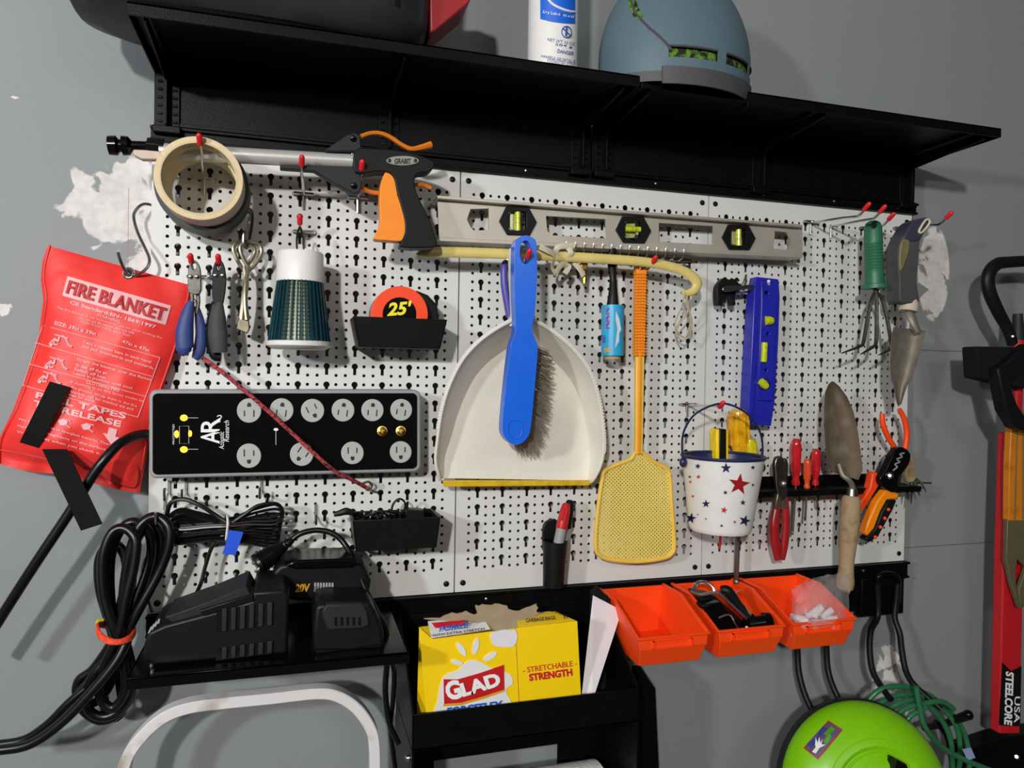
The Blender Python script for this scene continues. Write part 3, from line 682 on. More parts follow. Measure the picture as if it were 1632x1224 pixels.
T, ul, ur, vt, vb = tray('cable_tray', 'black plastic tray on the pegboard filled with tangled black cables', (562, 822), (702, 832), (697, 876), (568, 880), 2.9, 2.6)
T = thing('cable_tangle', 'small black adapter cables heaped in the lower black tray', 'cables', P(620, 820, 2))
b = B()
random.seed(3)
for k in range(9):
    x = 575 + k*9; b.ptube([(x+random.uniform(-14, 14), 828+random.uniform(-14, 6), random.uniform(.8, 2.6)) for _ in range(7)], .055, 5, sm=5)
link('cable', stuffb := b, 'rubber', T)
link('plug', B().ptube([(532, 820, 2.2), (541, 818, 2.2), (552, 815, 2.2), (563, 818, 2.2)], [.12, .16, .2, .13], 8), 'blackplastic', T)
link('cable_loop', B().ptube([(622, 830, 2), (626, 805, 1.6), (637, 795, 1.5), (646, 804, 1.5), (640, 828, 2)], .06, 6).ptube([(634, 830, 2.2), (644, 812, 2.0), (650, 800, 1.8), (648, 812, 1.7), (640, 830, 2)], .05, 6), 'rubber', T)
link('adapter', B().slab([(646, 812), (676, 814), (676, 836), (646, 834)], 2.3, .8), 'blackplastic', T, bevel=.05)

# ------------------------------------------------------------------ power strip
T = thing('power_strip', 'black and grey surge protector power strip with ten outlets', 'power strip', P(450, 760, 1.2))
DF = 1.75
ol = rrect(237, 621, 671, 763, 12, 4)
def kx(p): x, y = p; t = (x-237)/434; return (x, 621 + (y-621)*(1 - .075*t))    # perspective of the strip's edges
ol = [kx(p) for p in ol]; il = [kx(p) for p in rrect(243, 627, 665, 757, 8, 4)]
link('housing', B().slab(ol, DF, 1.5), 'stripgrey', T, bevel=.12, seg=3)
link('face', B().slab(il, DF+.05, .1), 'stripface', T, bevel=.02)
outs = [(397, 654.4, 0), (448.8, 653.8, 8), (498.2, 654.4, 155), (546.8, 653.8, 8), (593.8, 653.8, 4), (639.7, 653.2, 8), (396.8, 726.5, 180), (480.9, 724, 215), (561.8, 722, 180), (638.8, 720.6, 180)]
for (x, y, a) in outs:
    rr = 19.6 - (x-397)/242*2.2
    O = link('outlet', B().slab(circ(x, y, rr, 28), DF+.13, .12), 'outlet', T, bevel=.03)
    k = rr/19.5; a = math.radians(a)
    def loc(pts): return rot2([(x+px*k, y+py*k) for px, py in pts], x, y, a)
    b = B().slab(loc([(-8.5, 0), (-6.5, 0), (-6.5, 9), (-8.5, 9)]), DF+.145, .03).slab(loc([(6.5, -1), (8.5, -1), (8.5, 10), (6.5, 10)]), DF+.145, .03)
    b.slab(loc([(-3.2, -6), (3.2, -6), (3.2, -10), (1.6, -12.5), (-1.6, -12.5), (-3.2, -10)]), DF+.145, .03)
    link('socket_slots', b, 'inkblack', O)
for x in (609.3, 639):
    Q = link('coax_jack', B().lathe(P(x, 687, DF), P(x, 687, DF+.32), [(0, .27), (.3, .27), (.32, .22), (.9, .2), (1, .12), (.6, .1)], 16), 'brass', T)
    link('jack_pin', B().lathe(P(x, 687, DF+.2), P(x, 687, DF+.36), [(0, .07), (1, .05)], 8), 'chrome', Q)
for (x, y, rx, ry) in ((293, 666, 6, 5), (293, 716.5, 6, 5), (281.5, 692, 3.4, 6), (303, 691, 2.8, 5)):
    link('indicator_light', B().slab(circ(x, y, rx, 14, ry), DF+.085, .05), 'led', T)
b = B().text('A', 320, 702, 320, 682, 20, DF+.06, .0).text('R', 320, 690, 320, 667, 24, DF+.06, .0)
b = B()
W0 = DF+.06
b.text('A', 322, 706, 322, 686, -1, W0) if False else None
# the AR mark reads upwards along the strip
def vtext(b, s_, x, y0, y1, h, d, bold=0.0, shear=0.0): b.text(s_, x, y0, x, y1, h, d, bold, shear, .01)
vtext(b, 'A', 350, 707, 686, 30, W0, .012); vtext(b, 'R', 350, 689, 666, 30, W0, .012)
b.tube([P(x, y, W0+.01) for x, y in crom([(350, 673), (351, 668), (353, 664), (350, 662), (346, 664)], 4)], .03, 5)
vtext(b, 'Acoustic', 357, 716, 688, 8, W0, .0, .2); vtext(b, 'Research', 365, 704, 670, 8, W0, .0, .2)
b.tube([P(300, 666, W0), P(316, 666, W0)], .012, 4).tube([P(300, 716, W0), P(316, 716, W0)], .012, 4)
b.tube([P(x, y, W0) for x, y in ((286, 679), (301, 679), (301, 707), (286, 707))], .012, 4, closed=True)
vtext(b, 'PROTECTED', 278, 708, 676, 3, W0)
b.poly(circ(439.8, 684.5, 4, 8, 2.5), W0, .01).tube([P(439.8, 686, W0), P(439.8, 709, W0)], .014, 4)
link('face_print', b, 'inkwhite', T)
link('strip_cord', B().ptube([(237, 692, 1.0), (222, 693, 1.2), (204, 699, 1.7), (186, 711, 2.1), (166, 733, 2.4), (145, 762, 2.4), (110, 818, 2.3), (60, 893, 2.2), (18, 958, 2.0), (-40, 1050, 1.8)], .235, 12), 'rubber', T)

# red cord
T = thing('elastic_cord', 'thin red and black braided cord crossing the power strip diagonally', 'cord', P(590, 780, 1))
link('cord', B().ptube([(322, 570, 2.0), (350, 590, 2.2), (400, 631, 2.3), (450, 676, 2.3), (500, 722, 2.3), (535, 752, 2.1), (560, 764, 1.6), (583, 777, .8)], .105, 8, sm=8), 'cordred', T)
link('end_clip', B().ptube([(578, 771, .9), (587, 768, .9), (593, 774, .7), (590, 781, .3), (602, 785, .0)], .07, 6), 'oldbrass', T)
link('end_knot', B().ell(P(586, 779, .8), .13, .13, .13, 10, 8), 'cordred', T)

# ------------------------------------------------------------------ fire blanket pouch
Lp = [(75, 391), (67, 420), (65, 445), (69, 478), (62, 530), (45, 590), (20, 655), (-2, 700), (-6, 738)]
Rp = [(302, 454), (304, 470), (296, 500), (284, 548), (270, 590), (256, 630), (240, 690), (231, 740), (222, 785)]
def samp(L_, t):
    k = t*(len(L_)-1); i = min(int(k), len(L_)-2); f = k-i; return (L_[i][0]*(1-f)+L_[i+1][0]*f, L_[i][1]*(1-f)+L_[i+1][1]*f)
def dblk(x, y):
    # pouch coordinates
    t = (y - 390 - (x-75)*.25) / 340; t = min(1.02, max(0, t)); l = samp(Lp, min(t, 1)); r = samp(Rp, min(t, 1)); s_ = (x-l[0])/(r[0]-l[0]); s_ = min(1, max(0, s_))
    e = (4*s_*(1-s_))**.6; f = min(1, t/.18)**.7; g_ = min(1, (1.02-t)/.1)**.5
    wr = .06*math.sin(x*.045 - y*.03 + 1.2)*t + .08*math.sin(x*.09 + y*.035) * math.sin(y*.05 - x*.02)*(.4+t) + .05*math.sin((x-204)/(8+abs(y-430)*.15))*max(0, 1-abs(y-470)/90)*f
    return .35 + 1.05*e*f*g_*(0.75+.35*t) + wr*e
T = thing('fire_blanket', 'red fire blanket pouch hanging on a wire hook at the left', 'fire blanket', P(130, 780, .3))
rows = []
for i in range(57):
    t = i/56; l = samp(Lp, t); r = samp(Rp, t); rows.append([P(l[0]+(r[0]-l[0])*j/40, l[1]+(r[1]-l[1])*j/40 + 2.5*math.sin(j/40*math.pi*3)*t, dblk(l[0]+(r[0]-l[0])*j/40, l[1]+(r[1]-l[1])*j/40)) for j in range(41)])
bb = B(); n_ = 41
bb.grid(rows); back = [[Vector((p.x, max(p.y, -.35)+.2, p.z)) if 0 < j < 40 and 0 < i < 56 else p for j, p in enumerate(r)] for i, r in enumerate(rows)]
back = [[Vector((p.x, -.2 if (0 < j < 40 and 0 < i < 56) else p.y, p.z)) for j, p in enumerate(r)] for i, r in enumerate(rows)]
bb.grid(back)
link('pouch', bb, 'blanket', T, ang=70)
b = B()
for Lq in (Lp, Rp): b.tube([P(x + (5 if Lq is Lp else -4), y, dblk(x + (5 if Lq is Lp else -4), y)+.02) for x, y in crom(Lq, 4)], .05, 6)
b.tube([P(x, y, dblk(x, y)+.03) for x, y in crom([(-4, 716), (60, 728), (130, 746), (224, 768)], 5)], .05, 6)
link('seam_piping', b, 'seam', T)
# folded lower corner
link('folded_corner', B().shell([[P(x, y, dblk(x, y)+.14) for x, y in r] for r in ([(168, 728), (195, 732), (225, 738)], [(163, 750), (192, 758), (224, 764)], [(160, 762), (190, 774), (221, 784)])], (0, .06, 0)), 'blanket', T, sub=1)
gx, gy = 205, 436
link('grommet', B().tube([P(gx + 7.5*math.cos(t*math.pi/12), gy + 7.5*math.sin(t*math.pi/12), dblk(gx, gy)+.08) for t in range(24)], .1, 8, closed=True), 'chrome', T)
link('grommet_hole', B().poly(circ(gx, gy, 5.5, 16), lambda x, y: dblk(gx, gy), .08), 'inkblack', T)
def bl_rows(x0, y0, x1, y1, h, n=24, m=4):
    L_ = math.hypot(x1-x0, y1-y0); dx, dy = (x1-x0)/L_, (y1-y0)/L_
    return [[P(x0+dx*L_*i/n + dy*h*j/m, y0+dy*L_*i/n - dx*h*j/m, dblk(x0+dx*L_*i/n + dy*h*j/m, y0+dy*L_*i/n - dx*h*j/m)+.04) for i in range(n+1)] for j in range(m+1)]
link('title_panel', B().grid(bl_rows(99, 471, 264, 518, 32)), 'blanketprint', T, ang=80)
link('title_text', B().text('FIRE BLANKET', 104, 467, 260, 512, 22, dblk, .03, off=.13), 'blanketink', T)
b = B()
def bt(s_, x0, y0, x1, y1, h, bold=.01): b.text(s_, x0, y0, x1, y1, h, dblk, bold, off=.05)
bt('CE Standard:EN- 1869:1997', 111, 484, 248, 524, 5.5, .03)
bt('WARNING', 154, 503, 190, 515, 4)
bt('The fire blanket is not intended for use for adult clothing fire', 90, 492, 258, 541, 4, 0)
bt('Do not use the blanket after use with', 127, 508, 214, 533, 4, 0); bt('made from 100% glass fiber', 128, 514, 208, 538, 4, 0)
bt('SIZE: 39in x 39in', 86, 517, 152, 535, 6, .02); bt('47in x 47in', 194, 546, 237, 561, 5, .02)
bt('Take a release tape in each hand', 131, 547, 240, 580, 5, .015); bt('and pull downwards and outwards.', 130, 554, 245, 590, 5, .015)
bt('Drape the blanket over the flames', 122, 575, 240, 608, 5, .015); bt('to seal off the air.', 120, 583, 172, 598, 5, .015); bt('Switch off heat.', 118, 590, 170, 605, 5, .015); bt('Leave in position until cool.', 116, 597, 212, 622, 5, .015)
bt('CLOTHING FIRE', 137, 611, 190, 624, 5, .02); bt('If clothing is on fire force victim to', 112, 611, 228, 642, 4.5, .01)
bt('the ground. Wrap them in the fire', 112, 619, 218, 650, 4.5, .01); bt('blanket, call for medical aid and', 112, 626, 212, 655, 4.5, .01); bt('treat for shock.', 108, 630, 152, 642, 4.5, .01)
bt('PULL TAPES', 56, 634, 200, 668, 10, .03); bt('TO RELEASE', 52, 647, 192, 681, 10, .03)
bt('Fire blanket made of fiberglass material. There', 30, 670, 178, 712, 4.5, .01); bt('may be tiny fragments on the surface', 27, 680, 168, 719, 4.5, .01); bt('Wear gloves when you check it.', 26, 690, 160, 726, 4.5, .01)
def ln(q, r=.018, closed=False): b.tube([P(x, y, dblk(x, y)+.04) for x, y in crom(q, 8, closed)] if len(q) > 2 and not closed else [P(q[0][0]+(q[1][0]-q[0][0])*t/10, q[0][1]+(q[1][1]-q[0][1])*t/10, dblk(q[0][0]+(q[1][0]-q[0][0])*t/10, q[0][1]+(q[1][1]-q[0][1])*t/10)+.04) for t in range(11)], r, 4)
for q in (((68, 518), (255, 570)), ((68, 518), (36, 615)), ((255, 570), (220, 665)), ((56, 546), (242, 600)), ((47, 580), (232, 632)), ((37, 614), (220, 665))): ln(q)
# pictograms: hands pulling, draping, kneeling, arrow
for (cx, cy) in ((95, 541), (88, 577), (77, 600)):
    ln([(cx-16, cy+8), (cx-8, cy), (cx-2, cy+3), (cx, cy-4)], .05); ln([(cx+4, cy-6), (cx+10, cy-1), (cx+14, cy+8), (cx+20, cy+12)], .05)
    ln([(cx-8, cy-8), (cx+2, cy-5), (cx+14, cy-2)], .03); b.poly(circ(cx-14, cy+8, 3, 8), dblk, .05)
    ln([(cx-6, cy-2), (cx-9, cy+7), (cx-2, cy+8)], .04)
b.poly([(174, 681), (187, 685), (184, 696), (190, 698), (177, 711-11+8), (164, 690), (171, 692)], dblk, .05)
for (cx, cy) in ((99, 673), (136, 680)):
    b.poly([(cx-7, cy-3), (cx+3, cy-6), (cx+9, cy-1), (cx+7, cy+5), (cx-3, cy+5)], dblk, .05); ln([(cx+4, cy-4), (cx+14, cy-2)], .03); ln([(cx+4, cy+3), (cx+13, cy+9)], .03)
link('print', b, 'blanketprint', T)
def strap(q, dfn, nm='strap'):
    rows = [[P(x, y, dfn(x, y)) for x, y in r] for r in q]; link(nm, B().shell(rows, (0, .07, 0)), 'strap', T)
strap([[(79 - 48*t, 608 + 97*t), (111 - 50*t, 617 + 97*t)] for t in [i/8 for i in range(9)]], lambda x, y: dblk(x, y)+.12+.25*math.sin((y-608)/100*math.pi))
strap([[(67 + 62*t, 716 + 130*t), (106 + 57*t, 716 + 119*t)] for t in [i/8 for i in range(9)]], lambda x, y: 1.7+1.5*min(1, (y-716)/60))
T = thing('wire_hook', 'long S-shaped wire hook holding the fire blanket', 'hook', P(225, 330, -.4), None)
link('wire', B().ptube([(246, 328, -.3), (232, 325, -.2), (222, 329, 0), (214, 340, .1), (214, 352, .2), (220, 372, .4), (231, 395, .7), (238, 412, .9), (236, 424, 1.0), (226, 434, 1.0), (210, 440, .7), (200, 432, 1.0), (192, 415, 1.3), (188, 402, 1.4)], .075, 8), 'steel', T)

# ------------------------------------------------------------------ aluminium level
T = thing('spirit_level', 'long aluminium spirit level with three vials at the board\'s top', 'level', P(990, 400, 1))
def lv(x, y0, f): # edge lines of the level
    t = (x-697)/581; return None
ds = 1.25
holes = [[(744, 350), (750, 333), (779, 332), (779, 366), (756, 368), (750, 362)][::-1], [(870, 344), (965, 349), (967, 380), (880, 375), (872, 368)][::-1], [(1050, 355), (1137, 360), (1136, 390), (1050, 385)][::-1], [(1235, 368), (1254, 370), (1261, 385), (1254, 399), (1233, 396)][::-1],
         circ(826, 352, 20, 12, 18), circ(1010, 366, 18, 12, 17), circ(1178, 378, 17, 12, 17)]
link('web', B().slab([(697, 314), (1279, 361), (1279, 408), (700, 378)], ds, .12, holes), 'levelalu', T)
def bar4(b, q0, q1, h0, h1, d0, d1):
    a = [P(*q0, d0), P(*q1, d0), P(q1[0], q1[1]+h1, d0), P(q0[0], q0[1]+h0, d0)]; return b.prism(a, (0, d0-d1, 0))
link('top_flange', bar4(B(), (697, 311), (1279, 358), 5, 4, ds+.45, .35), 'levelalu', T, bevel=.02)
link('bottom_flange', bar4(B(), (700, 378), (1279, 406), 6, 5, ds+.45, .35), 'levelalu', T, bevel=.02)
for (x, y, k, vert) in ((826, 352, 1, True), (1010, 366, .93, False), (1178, 378, .88, True)):
    O = link('vial_frame', B().slab([(x-30*k, y), (x-19*k, y-23*k), (x+17*k, y-22*k), (x+30*k, y+2), (x+19*k, y+23*k), (x-17*k, y+22*k)], ds+.14, .4, [rrect(x-15*k, y-15*k, x+13*k, y+15*k, 4, 3)[::-1]]), 'blackplastic', T, bevel=.03)
    a, c = (P(x-1, y-17*k, ds-.05), P(x-1, y+17*k, ds-.05)) if vert else (P(x-15*k, y-1, ds-.05), P(x+14*k, y, ds-.05))
    link('vial', B().lathe(a, c, [(0, .17), (1, .17)], 14), 'vial', O)
    link('vial_backing', B().slab(rrect(x-13*k, y-13*k, x+2, y+14*k, 4, 3), ds-.25, .05), 'vialclear', O)
    m_ = (a+c)/2; dr = (c-a).normalized()
    link('vial_marks', B().tube([m_+dr*.13+Vector((.17*math.cos(t), .17*math.sin(t), 0) if vert else (0, .17*math.cos(t), .17*math.sin(t))) for t in [i*math.pi/6 for i in range(12)]], .012, 4, closed=True).tube([m_-dr*.13+Vector((.17*math.cos(t), .17*math.sin(t), 0) if vert else (0, .17*math.cos(t), .17*math.sin(t))) for t in [i*math.pi/6 for i in range(12)]], .012, 4, closed=True), 'inkblack', O)

# ------------------------------------------------------------------ key rack with small hooks
T = thing('hook_rack', 'row of many small wire hooks below the aluminium level', 'rack', P(1000, 405, .3))
link('rack_bar', B().tube([P(890, 400, .35), P(1100, 415, .35)], .12, 8).tube([P(890, 411, .3), P(1100, 425, .3)], .08, 8), 'steel', T)
for k in range(14):
    x = 903 + k*14.4; y = 385 + k*.95; xb = x - 4 + k*1.2*-1
    ub, vb_ = uv(892+14*k, 403+k, .35); ut, vt_ = uv(x, y, 1.9)
    link('prong', B().tube([V(ub, vb_, .35), V((ub+ut)/2, vt_+.55, 1.1), V(ut, vt_+.5, 1.75), V(ut, vt_+.35, 1.88), V(ut, vt_, 1.9)], .05, 6), 'chrome', T)
T = thing('strap_bundle', 'crumpled beige ribbon straps hanging from the small wire hooks', 'straps', P(890, 430, 1.6))
for q in ([(860, 393, 2.4), (872, 399, 2.5), (884, 407, 2.3), (880, 425, 2.0), (886, 436, 1.9)], [(915, 392, 2.2), (892, 393, 2.4), (886, 403, 2.3), (897, 420, 2.0), (906, 425, 1.9), (900, 436, 1.8)], [(903, 392, 2.2), (910, 402, 2.4), (905, 412, 2.2), (890, 428, 1.9), (885, 440, 1.8)], [(915, 418, 2.0), (925, 430, 1.9), (930, 440, 1.8)]):
    link('ribbon', B().ptube(q, .16, 8, flat=.15), 'beige', T)
T = thing('brass_snap', 'small brass clip hanging under the cream stick', 'clip', P(930, 455, 1.4))
link('clip_body', B().ptube([(929, 415, 1.5), (930, 425, 1.5), (931, 440, 1.5), (931, 452, 1.5)], [.1, .22, .15, .13], 8), 'brass', T)
link('clip_collar', B().slab([(925, 419), (938, 420), (935, 431), (927, 430)], 1.75, .4), 'brass', T, bevel=.05)

# cream stick with hooked end
T = thing('back_scratcher', 'long cream plastic stick with a hooked right end and string loop', 'stick', P(880, 410, 2))
link('stick', B().ptube([(664, 406, 2.05), (676, 403, 2.1), (694, 402, 2.1), (760, 403, 2.1), (880, 408, 2.1), (1000, 415, 2.1), (1050, 421, 2.1), (1085, 430, 2.1), (1105, 442, 2.1), (1111, 453, 2.1), (1106, 463, 2.1), (1096, 467, 2.1), (1087, 466, 2.1)], [.06, .2, .29, .29, .29, .28, .28, .29, .33, .33, .26, .2, .12], 12, flat=.55), 'cream', T)
link('string_loop', B().ptube([(1092, 466, 2.2), (1086, 490, 2.0), (1076, 515, 1.8), (1080, 535, 1.7), (1090, 542, 1.7), (1099, 520, 1.8), (1100, 500, 1.9), (1093, 470, 2.15)], .05, 6).ptube([(1091, 468, 2.1), (1096, 495, 1.9), (1084, 515, 1.7), (1079, 528, 1.7), (1093, 538, 1.6), (1103, 515, 1.8), (1092, 482, 1.9)], .05, 6), 'string', T)

# lint roller
T = thing('lint_roller', 'lint roller with black handle and light blue sheet roll', 'lint roller', P(976, 570, 1.6))
link('handle', B().ptube([(982, 398, 1.7), (975, 404, 1.6), (975, 420, 1.5), (977, 445, 1.5), (977, 470, 1.6), (976, 492, 1.6)], [.12, .25, .26, .2, .28, .4], 12, flat=.7), 'blackplastic', T)
a, c = P(976.5, 487, 1.6), P(976, 567, 1.6)
link('sheet_roll', B().lathe(a, c, [(0, .66), (1, .66)], 32), 'lintlabel', T)
link('core_tube', B().lathe(P(976, 564, 1.6), P(976, 573, 1.6), [(0, .5), (1, .48)], 20), 'cardboard', T)
ul_, vl_ = uv(976, 520, 1.6); df = dcyl(ul_, 1.6, lambda v: .66)
b = B()
b.poly([(982, 496), (987, 508), (990, 525), (986, 545), (980, 555), (982, 540), (984, 524), (981, 508)], df, .015)
link('label_white', b, 'lintwhite', T)
b = B()
for cy in (496, 508, 519): b.tube([P(970 + 4.2*math.cos(t*math.pi/7), cy + 4*math.sin(t*math.pi/7), df(970, cy)+.03) for t in range(14)], .04, 5, closed=True)
link('label_rings', b, 'pink', T)
link('label_number', B().text('80', 963, 562, 973, 562, 8, df, .02, off=.03), 'inkgold', T)
link('label_mark', B().text('ver', 967, 546, 964, 532, 7, df, .02, off=.03), 'purple', T)

# ------------------------------------------------------------------ dustpan
T = thing('dustpan', 'large off-white dustpan with yellow rubber lip', 'dustpan', P(830, 775, 1))
rim = crom([(703, 764), (696, 735), (699, 700), (706, 655), (718, 615), (737, 577), (762, 548), (790, 527), (812, 515), (826, 511), (845, 512), (866, 521), (893, 540), (920, 566), (942, 600), (955, 645), (961, 695), (959, 730), (950, 755), (941, 768)], 5)
cx, cy = 829, 690
n_ = len(rim)
def inset(p, k, t):
    x, y = p; f = 1 - k/math.hypot(x-cx, y-cy); return (cx + (x-cx)*f, cy + (y-cy)*f)
flo = []
for i, p in enumerate(rim):
    t = i/(n_-1); e = math.sin(math.pi*t); flo.append(inset(p, 4 + 34*e**.7 + (0 if .05 < t < .95 else 0), t))
rd = [1.45 + 1.5*math.sin(math.pi*i/(n_-1))**.6 for i in range(n_)]
fd = [1.25 - .55*math.sin(math.pi*i/(n_-1))**.5 for i in range(n_)]
inner = [P(*p, d) for p, d in zip(rim, rd)]; floor_ = [P(*p, d) for p, d in zip(flo, fd)]
mid = [(a*.55+b_*.45) + Vector((0, .12, 0)) for a, b_ in zip(inner, floor_)]
rows = [inner, mid, floor_]
# floor: rows between matching left and right rim points
h = n_//2; fl_rows = []
bb = B(); bb.grid([inner, mid, floor_])
outr = [p + Vector((0, .02, 0)) + (p - P(cx, cy, 2)).normalized()*.12 for p in inner]; obot = [p + Vector((0, .15, 0)) + (p - P(cx, cy, 1)).normalized()*.1 for p in floor_]
bb.grid([outr, obot]); bb.grid([inner, outr])
for i in range(h):
    pass
L_ = floor_[:h+1]; R_ = floor_[::-1][:h+1]
gr = [[l.lerp(r, j/10) for j in range(11)] for l, r in zip(L_, R_)]
bb.grid(gr); bb.grid([[p + Vector((0, .1, 0)) for p in r] for r in gr])
link('pan', bb, 'offwhite', T)
b = B()
for i in range(n_):
    t = i/(n_-1)
    if .12 < t < .88 and not .46 < t < .56:
        for f in (0, .5):
            p = outr[i].lerp(outr[min(i+1, n_-1)], f); b.ell(p, .1, .1, .1, 6, 4)
stuff(link('rim_serration', b, 'white', T))
link('rim_bead', B().tube([p.lerp(q, .5) for p, q in zip(inner, outr)], .09, 8), 'offwhite', T)
link('rubber_lip', B().prism([P(706, 766, 1.5), P(943, 766, 1.5), P(940, 774, 1.5), P(709, 776, 1.5)], (0, .35, 0)), 'lipyellow', T, bevel=.04)
link('pan_handle', B().slab([(813, 396), (819, 392), (850, 392), (852, 500), (858, 520), (812, 520), (817, 500), (814, 430)], 2.9, .5, [circ(838, 404, 7, 12, 9)]), 'offwhite', T, bevel=.06)
# purple handle behind
T = thing('purple_handle', 'purple plastic handle peeking out behind the dustpan handle', 'handle', P(806, 500, 1))
link('grip', B().ptube([(812, 418, 1.0), (805, 419, 1.1), (803, 430, 1.2), (804, 455, 1.2), (808, 480, 1.2), (812, 505, 1.2)], [.1, .17, .2, .22, .22, .2], 10), 'purple', T)
# brush
T = thing('hand_brush', 'blue hand brush with grey bristles hanging in front of the dustpan', 'brush', P(830, 700, 3.6))
out = crom([(821, 388), (827, 379), (838, 375), (849, 379), (855, 389), (856, 440), (852, 500), (848, 520), (850, 533), (856, 548), (857, 562), (852, 620), (846, 680), (840, 698), (828, 708), (815, 707), (805, 697), (801, 680), (806, 620), (813, 560), (816, 545), (821, 530), (822, 510), (820, 470), (820, 420)], 4, True)
link('brush_body', B().slab(out, 4.2, .75, [[(x, y) for x, y in circ(838, 402, 9.5, 20, 19)][::-1]]), 'blue', T, bevel=.14, seg=3)
link('body_inset', B().tube([P(x, y, 4.22) for x, y in crom([(812, 672), (832, 674), (829, 697), (812, 695)], 3, True)], .03, 5, closed=True), 'blue', T)
b = B(); random.seed(11)
for k in range(1500):
    t = random.random(); s_ = random.random()
    x0 = 853 - 12*t - s_*28 ; y0 = 550 + 150*t; d0 = 3.5
    fan = (1-s_)
    x1 = x0 + 14 + 16*fan*math.sin(math.pi*min(1, .15+t*.9))**.5 + random.uniform(-4, 4); y1 = y0 + 12 + 14*t + random.uniform(-5, 5); d1 = d0 - 1.25 + random.uniform(-.15, .1)
    a, c = P(x0, y0, d0), P(x1, y1, d1); m_ = a.lerp(c, .5) + Vector((0, .1, .05)); r = .022
    b.add([a+Vector((r, 0, 0)), a+Vector((-r, 0, r)), a+Vector((0, r, -r)), c+Vector((r*.6, 0, 0)), c+Vector((-r*.6, 0, r)), c+Vector((0, r, -r))], [(0,1,4,3), (1,2,5,4), (2,0,3,5), (3,4,5)])
stuff(link('bristles', b, 'bristle', T))

# ------------------------------------------------------------------ fly swatter
T = thing('fly_swatter', 'yellow fly swatter with orange ribbed handle', 'fly swatter', P(1015, 897, 1.3))
link('shaft', B().slab([(1014, 560), (1028, 560), (1025, 724), (1013, 724)], 1.55, .3), 'swatyellow', T, bevel=.06)
link('shaft_rib', B().slab([(1019, 560), (1023, 560), (1021, 724), (1017, 724)], 1.65, .15), 'swatorange', T, bevel=.03)
link('handle', B().slab([(1015, 416), (1031, 416), (1031, 430), (1028, 566), (1013, 566), (1015, 430)], 1.6, .45, [circ(1023, 427, 3.5, 10)]), 'swatorange', T, bevel=.05)
b = B()
for k in range(28):
    y = 436 + k*4.8
    for j in range(4):
        x = 1016 + j*4.2 - k*.08; b.slab([(x-1.3, y-1.4), (x+1.3, y-1.4), (x+1.3, y+1.4), (x-1.3, y+1.4)], 1.72, .12)
    b.slab([(1011, y-.6), (1032, y-.6), (1032, y+.6), (1011, y+.6)], 1.5, .1)
link('grip_studs', b, 'swatorange', T)
hd = crom([(1012, 722), (1026, 722), (1040, 735), (1062, 746), (1067, 757), (1070, 800), (1075, 865), (1071, 882), (1055, 890), (1015, 895), (975, 892), (956, 885), (949, 870), (952, 820), (960, 762), (967, 748), (990, 738), (1005, 732)], 3, True)
link('head_frame', B().tube([P(x, y, 1.4) for x, y in hd], .13, 8, closed=True), 'swatyellow', T)
def inpoly(x, y, q):
    c = False; j = len(q)-1
    for i in range(len(q)):
        if (q[i][1] > y) != (q[j][1] > y) and x < (q[j][0]-q[i][0])*(y-q[i][1])/(q[j][1]-q[i][1]) + q[i][0]: c = not c
        j = i
    return c
b = B(); s_ = 4.1; c45 = math.sqrt(.5)
for i in range(-45, 46):
    for j in range(-45, 46):
        x = 1012 + (i-j)*s_*c45*1.0; y = 815 + (i+j)*s_*c45*1.02
        if not inpoly(x, y, hd): continue
        pts = []
        e = s_*c45; ih = e*.5
        o_ = [P(x, y-e*1.02, 1.4), P(x+e, y, 1.4), P(x, y+e*1.02, 1.4), P(x-e, y, 1.4)]; i_ = [P(x, y-ih, 1.4), P(x+ih, y, 1.4), P(x, y+ih, 1.4), P(x-ih, y, 1.4)]; z = Vector((0, .05, 0))
        b.add(o_+i_+[p+z for p in i_], [(k, (k+1) % 4, 4+(k+1) % 4, 4+k) for k in range(4)] + [(4+k, 4+(k+1) % 4, 8+(k+1) % 4, 8+k) for k in range(4)])
stuff(link('mesh_sheet', b, 'swatmesh', T))

# ------------------------------------------------------------------ bear and opener
T = thing('bear_figure', 'small black bear figure stuck on the pegboard beside the blue level', 'figure', P(1162, 487, .7))
b = B()
def qd(o): return [(P(x, y, 0).x, P(x, y, 0).z) for x, y in o]
bear = crom([(1145, 486), (1143, 470), (1143, 458), (1148, 449), (1154, 443), (1162, 445), (1168, 446), (1172, 444), (1177, 450), (1180, 456), (1179, 464), (1173, 468), (1172, 478), (1173, 486), (1167, 486), (1165, 475), (1159, 470), (1157, 480), (1152, 478), (1152, 486)], 2, True)
link('body', b.slab(bear, 1.2, .5), 'blackplastic', T, bevel=.05, seg=2)
link('ear', B().ell(P(1166, 446, 1.1), .12, .1, .12, 8, 6), 'blackplastic', T); link('ear', B().ell(P(1174, 445, 1.1), .12, .1, .12, 8, 6), 'blackplastic', T)
link('muzzle', B().ell(P(1179, 455, 1.0), .14, .14, .12, 10, 6), 'blackplastic', T)
T = thing('chrome_opener', 'flat chrome bottle opener clipped in front of the black bear figure', 'opener', P(1180, 465, 1.6))
link('blade', B().slab(crom([(1152, 462), (1157, 456), (1175, 455), (1200, 454), (1202, 459), (1180, 462), (1160, 465)], 3, True), 1.75, .12), 'chrome', T, bevel=.03)
link('clip', B().ptube([(1183, 456, 1.7), (1187, 448, 1.7), (1189, 438, 1.6)], [.1, .1, .07], 8).ptube([(1172, 466, 1.2), (1190, 465, 1.0), (1207, 465, .5)], .08, 6), 'chrome', T)

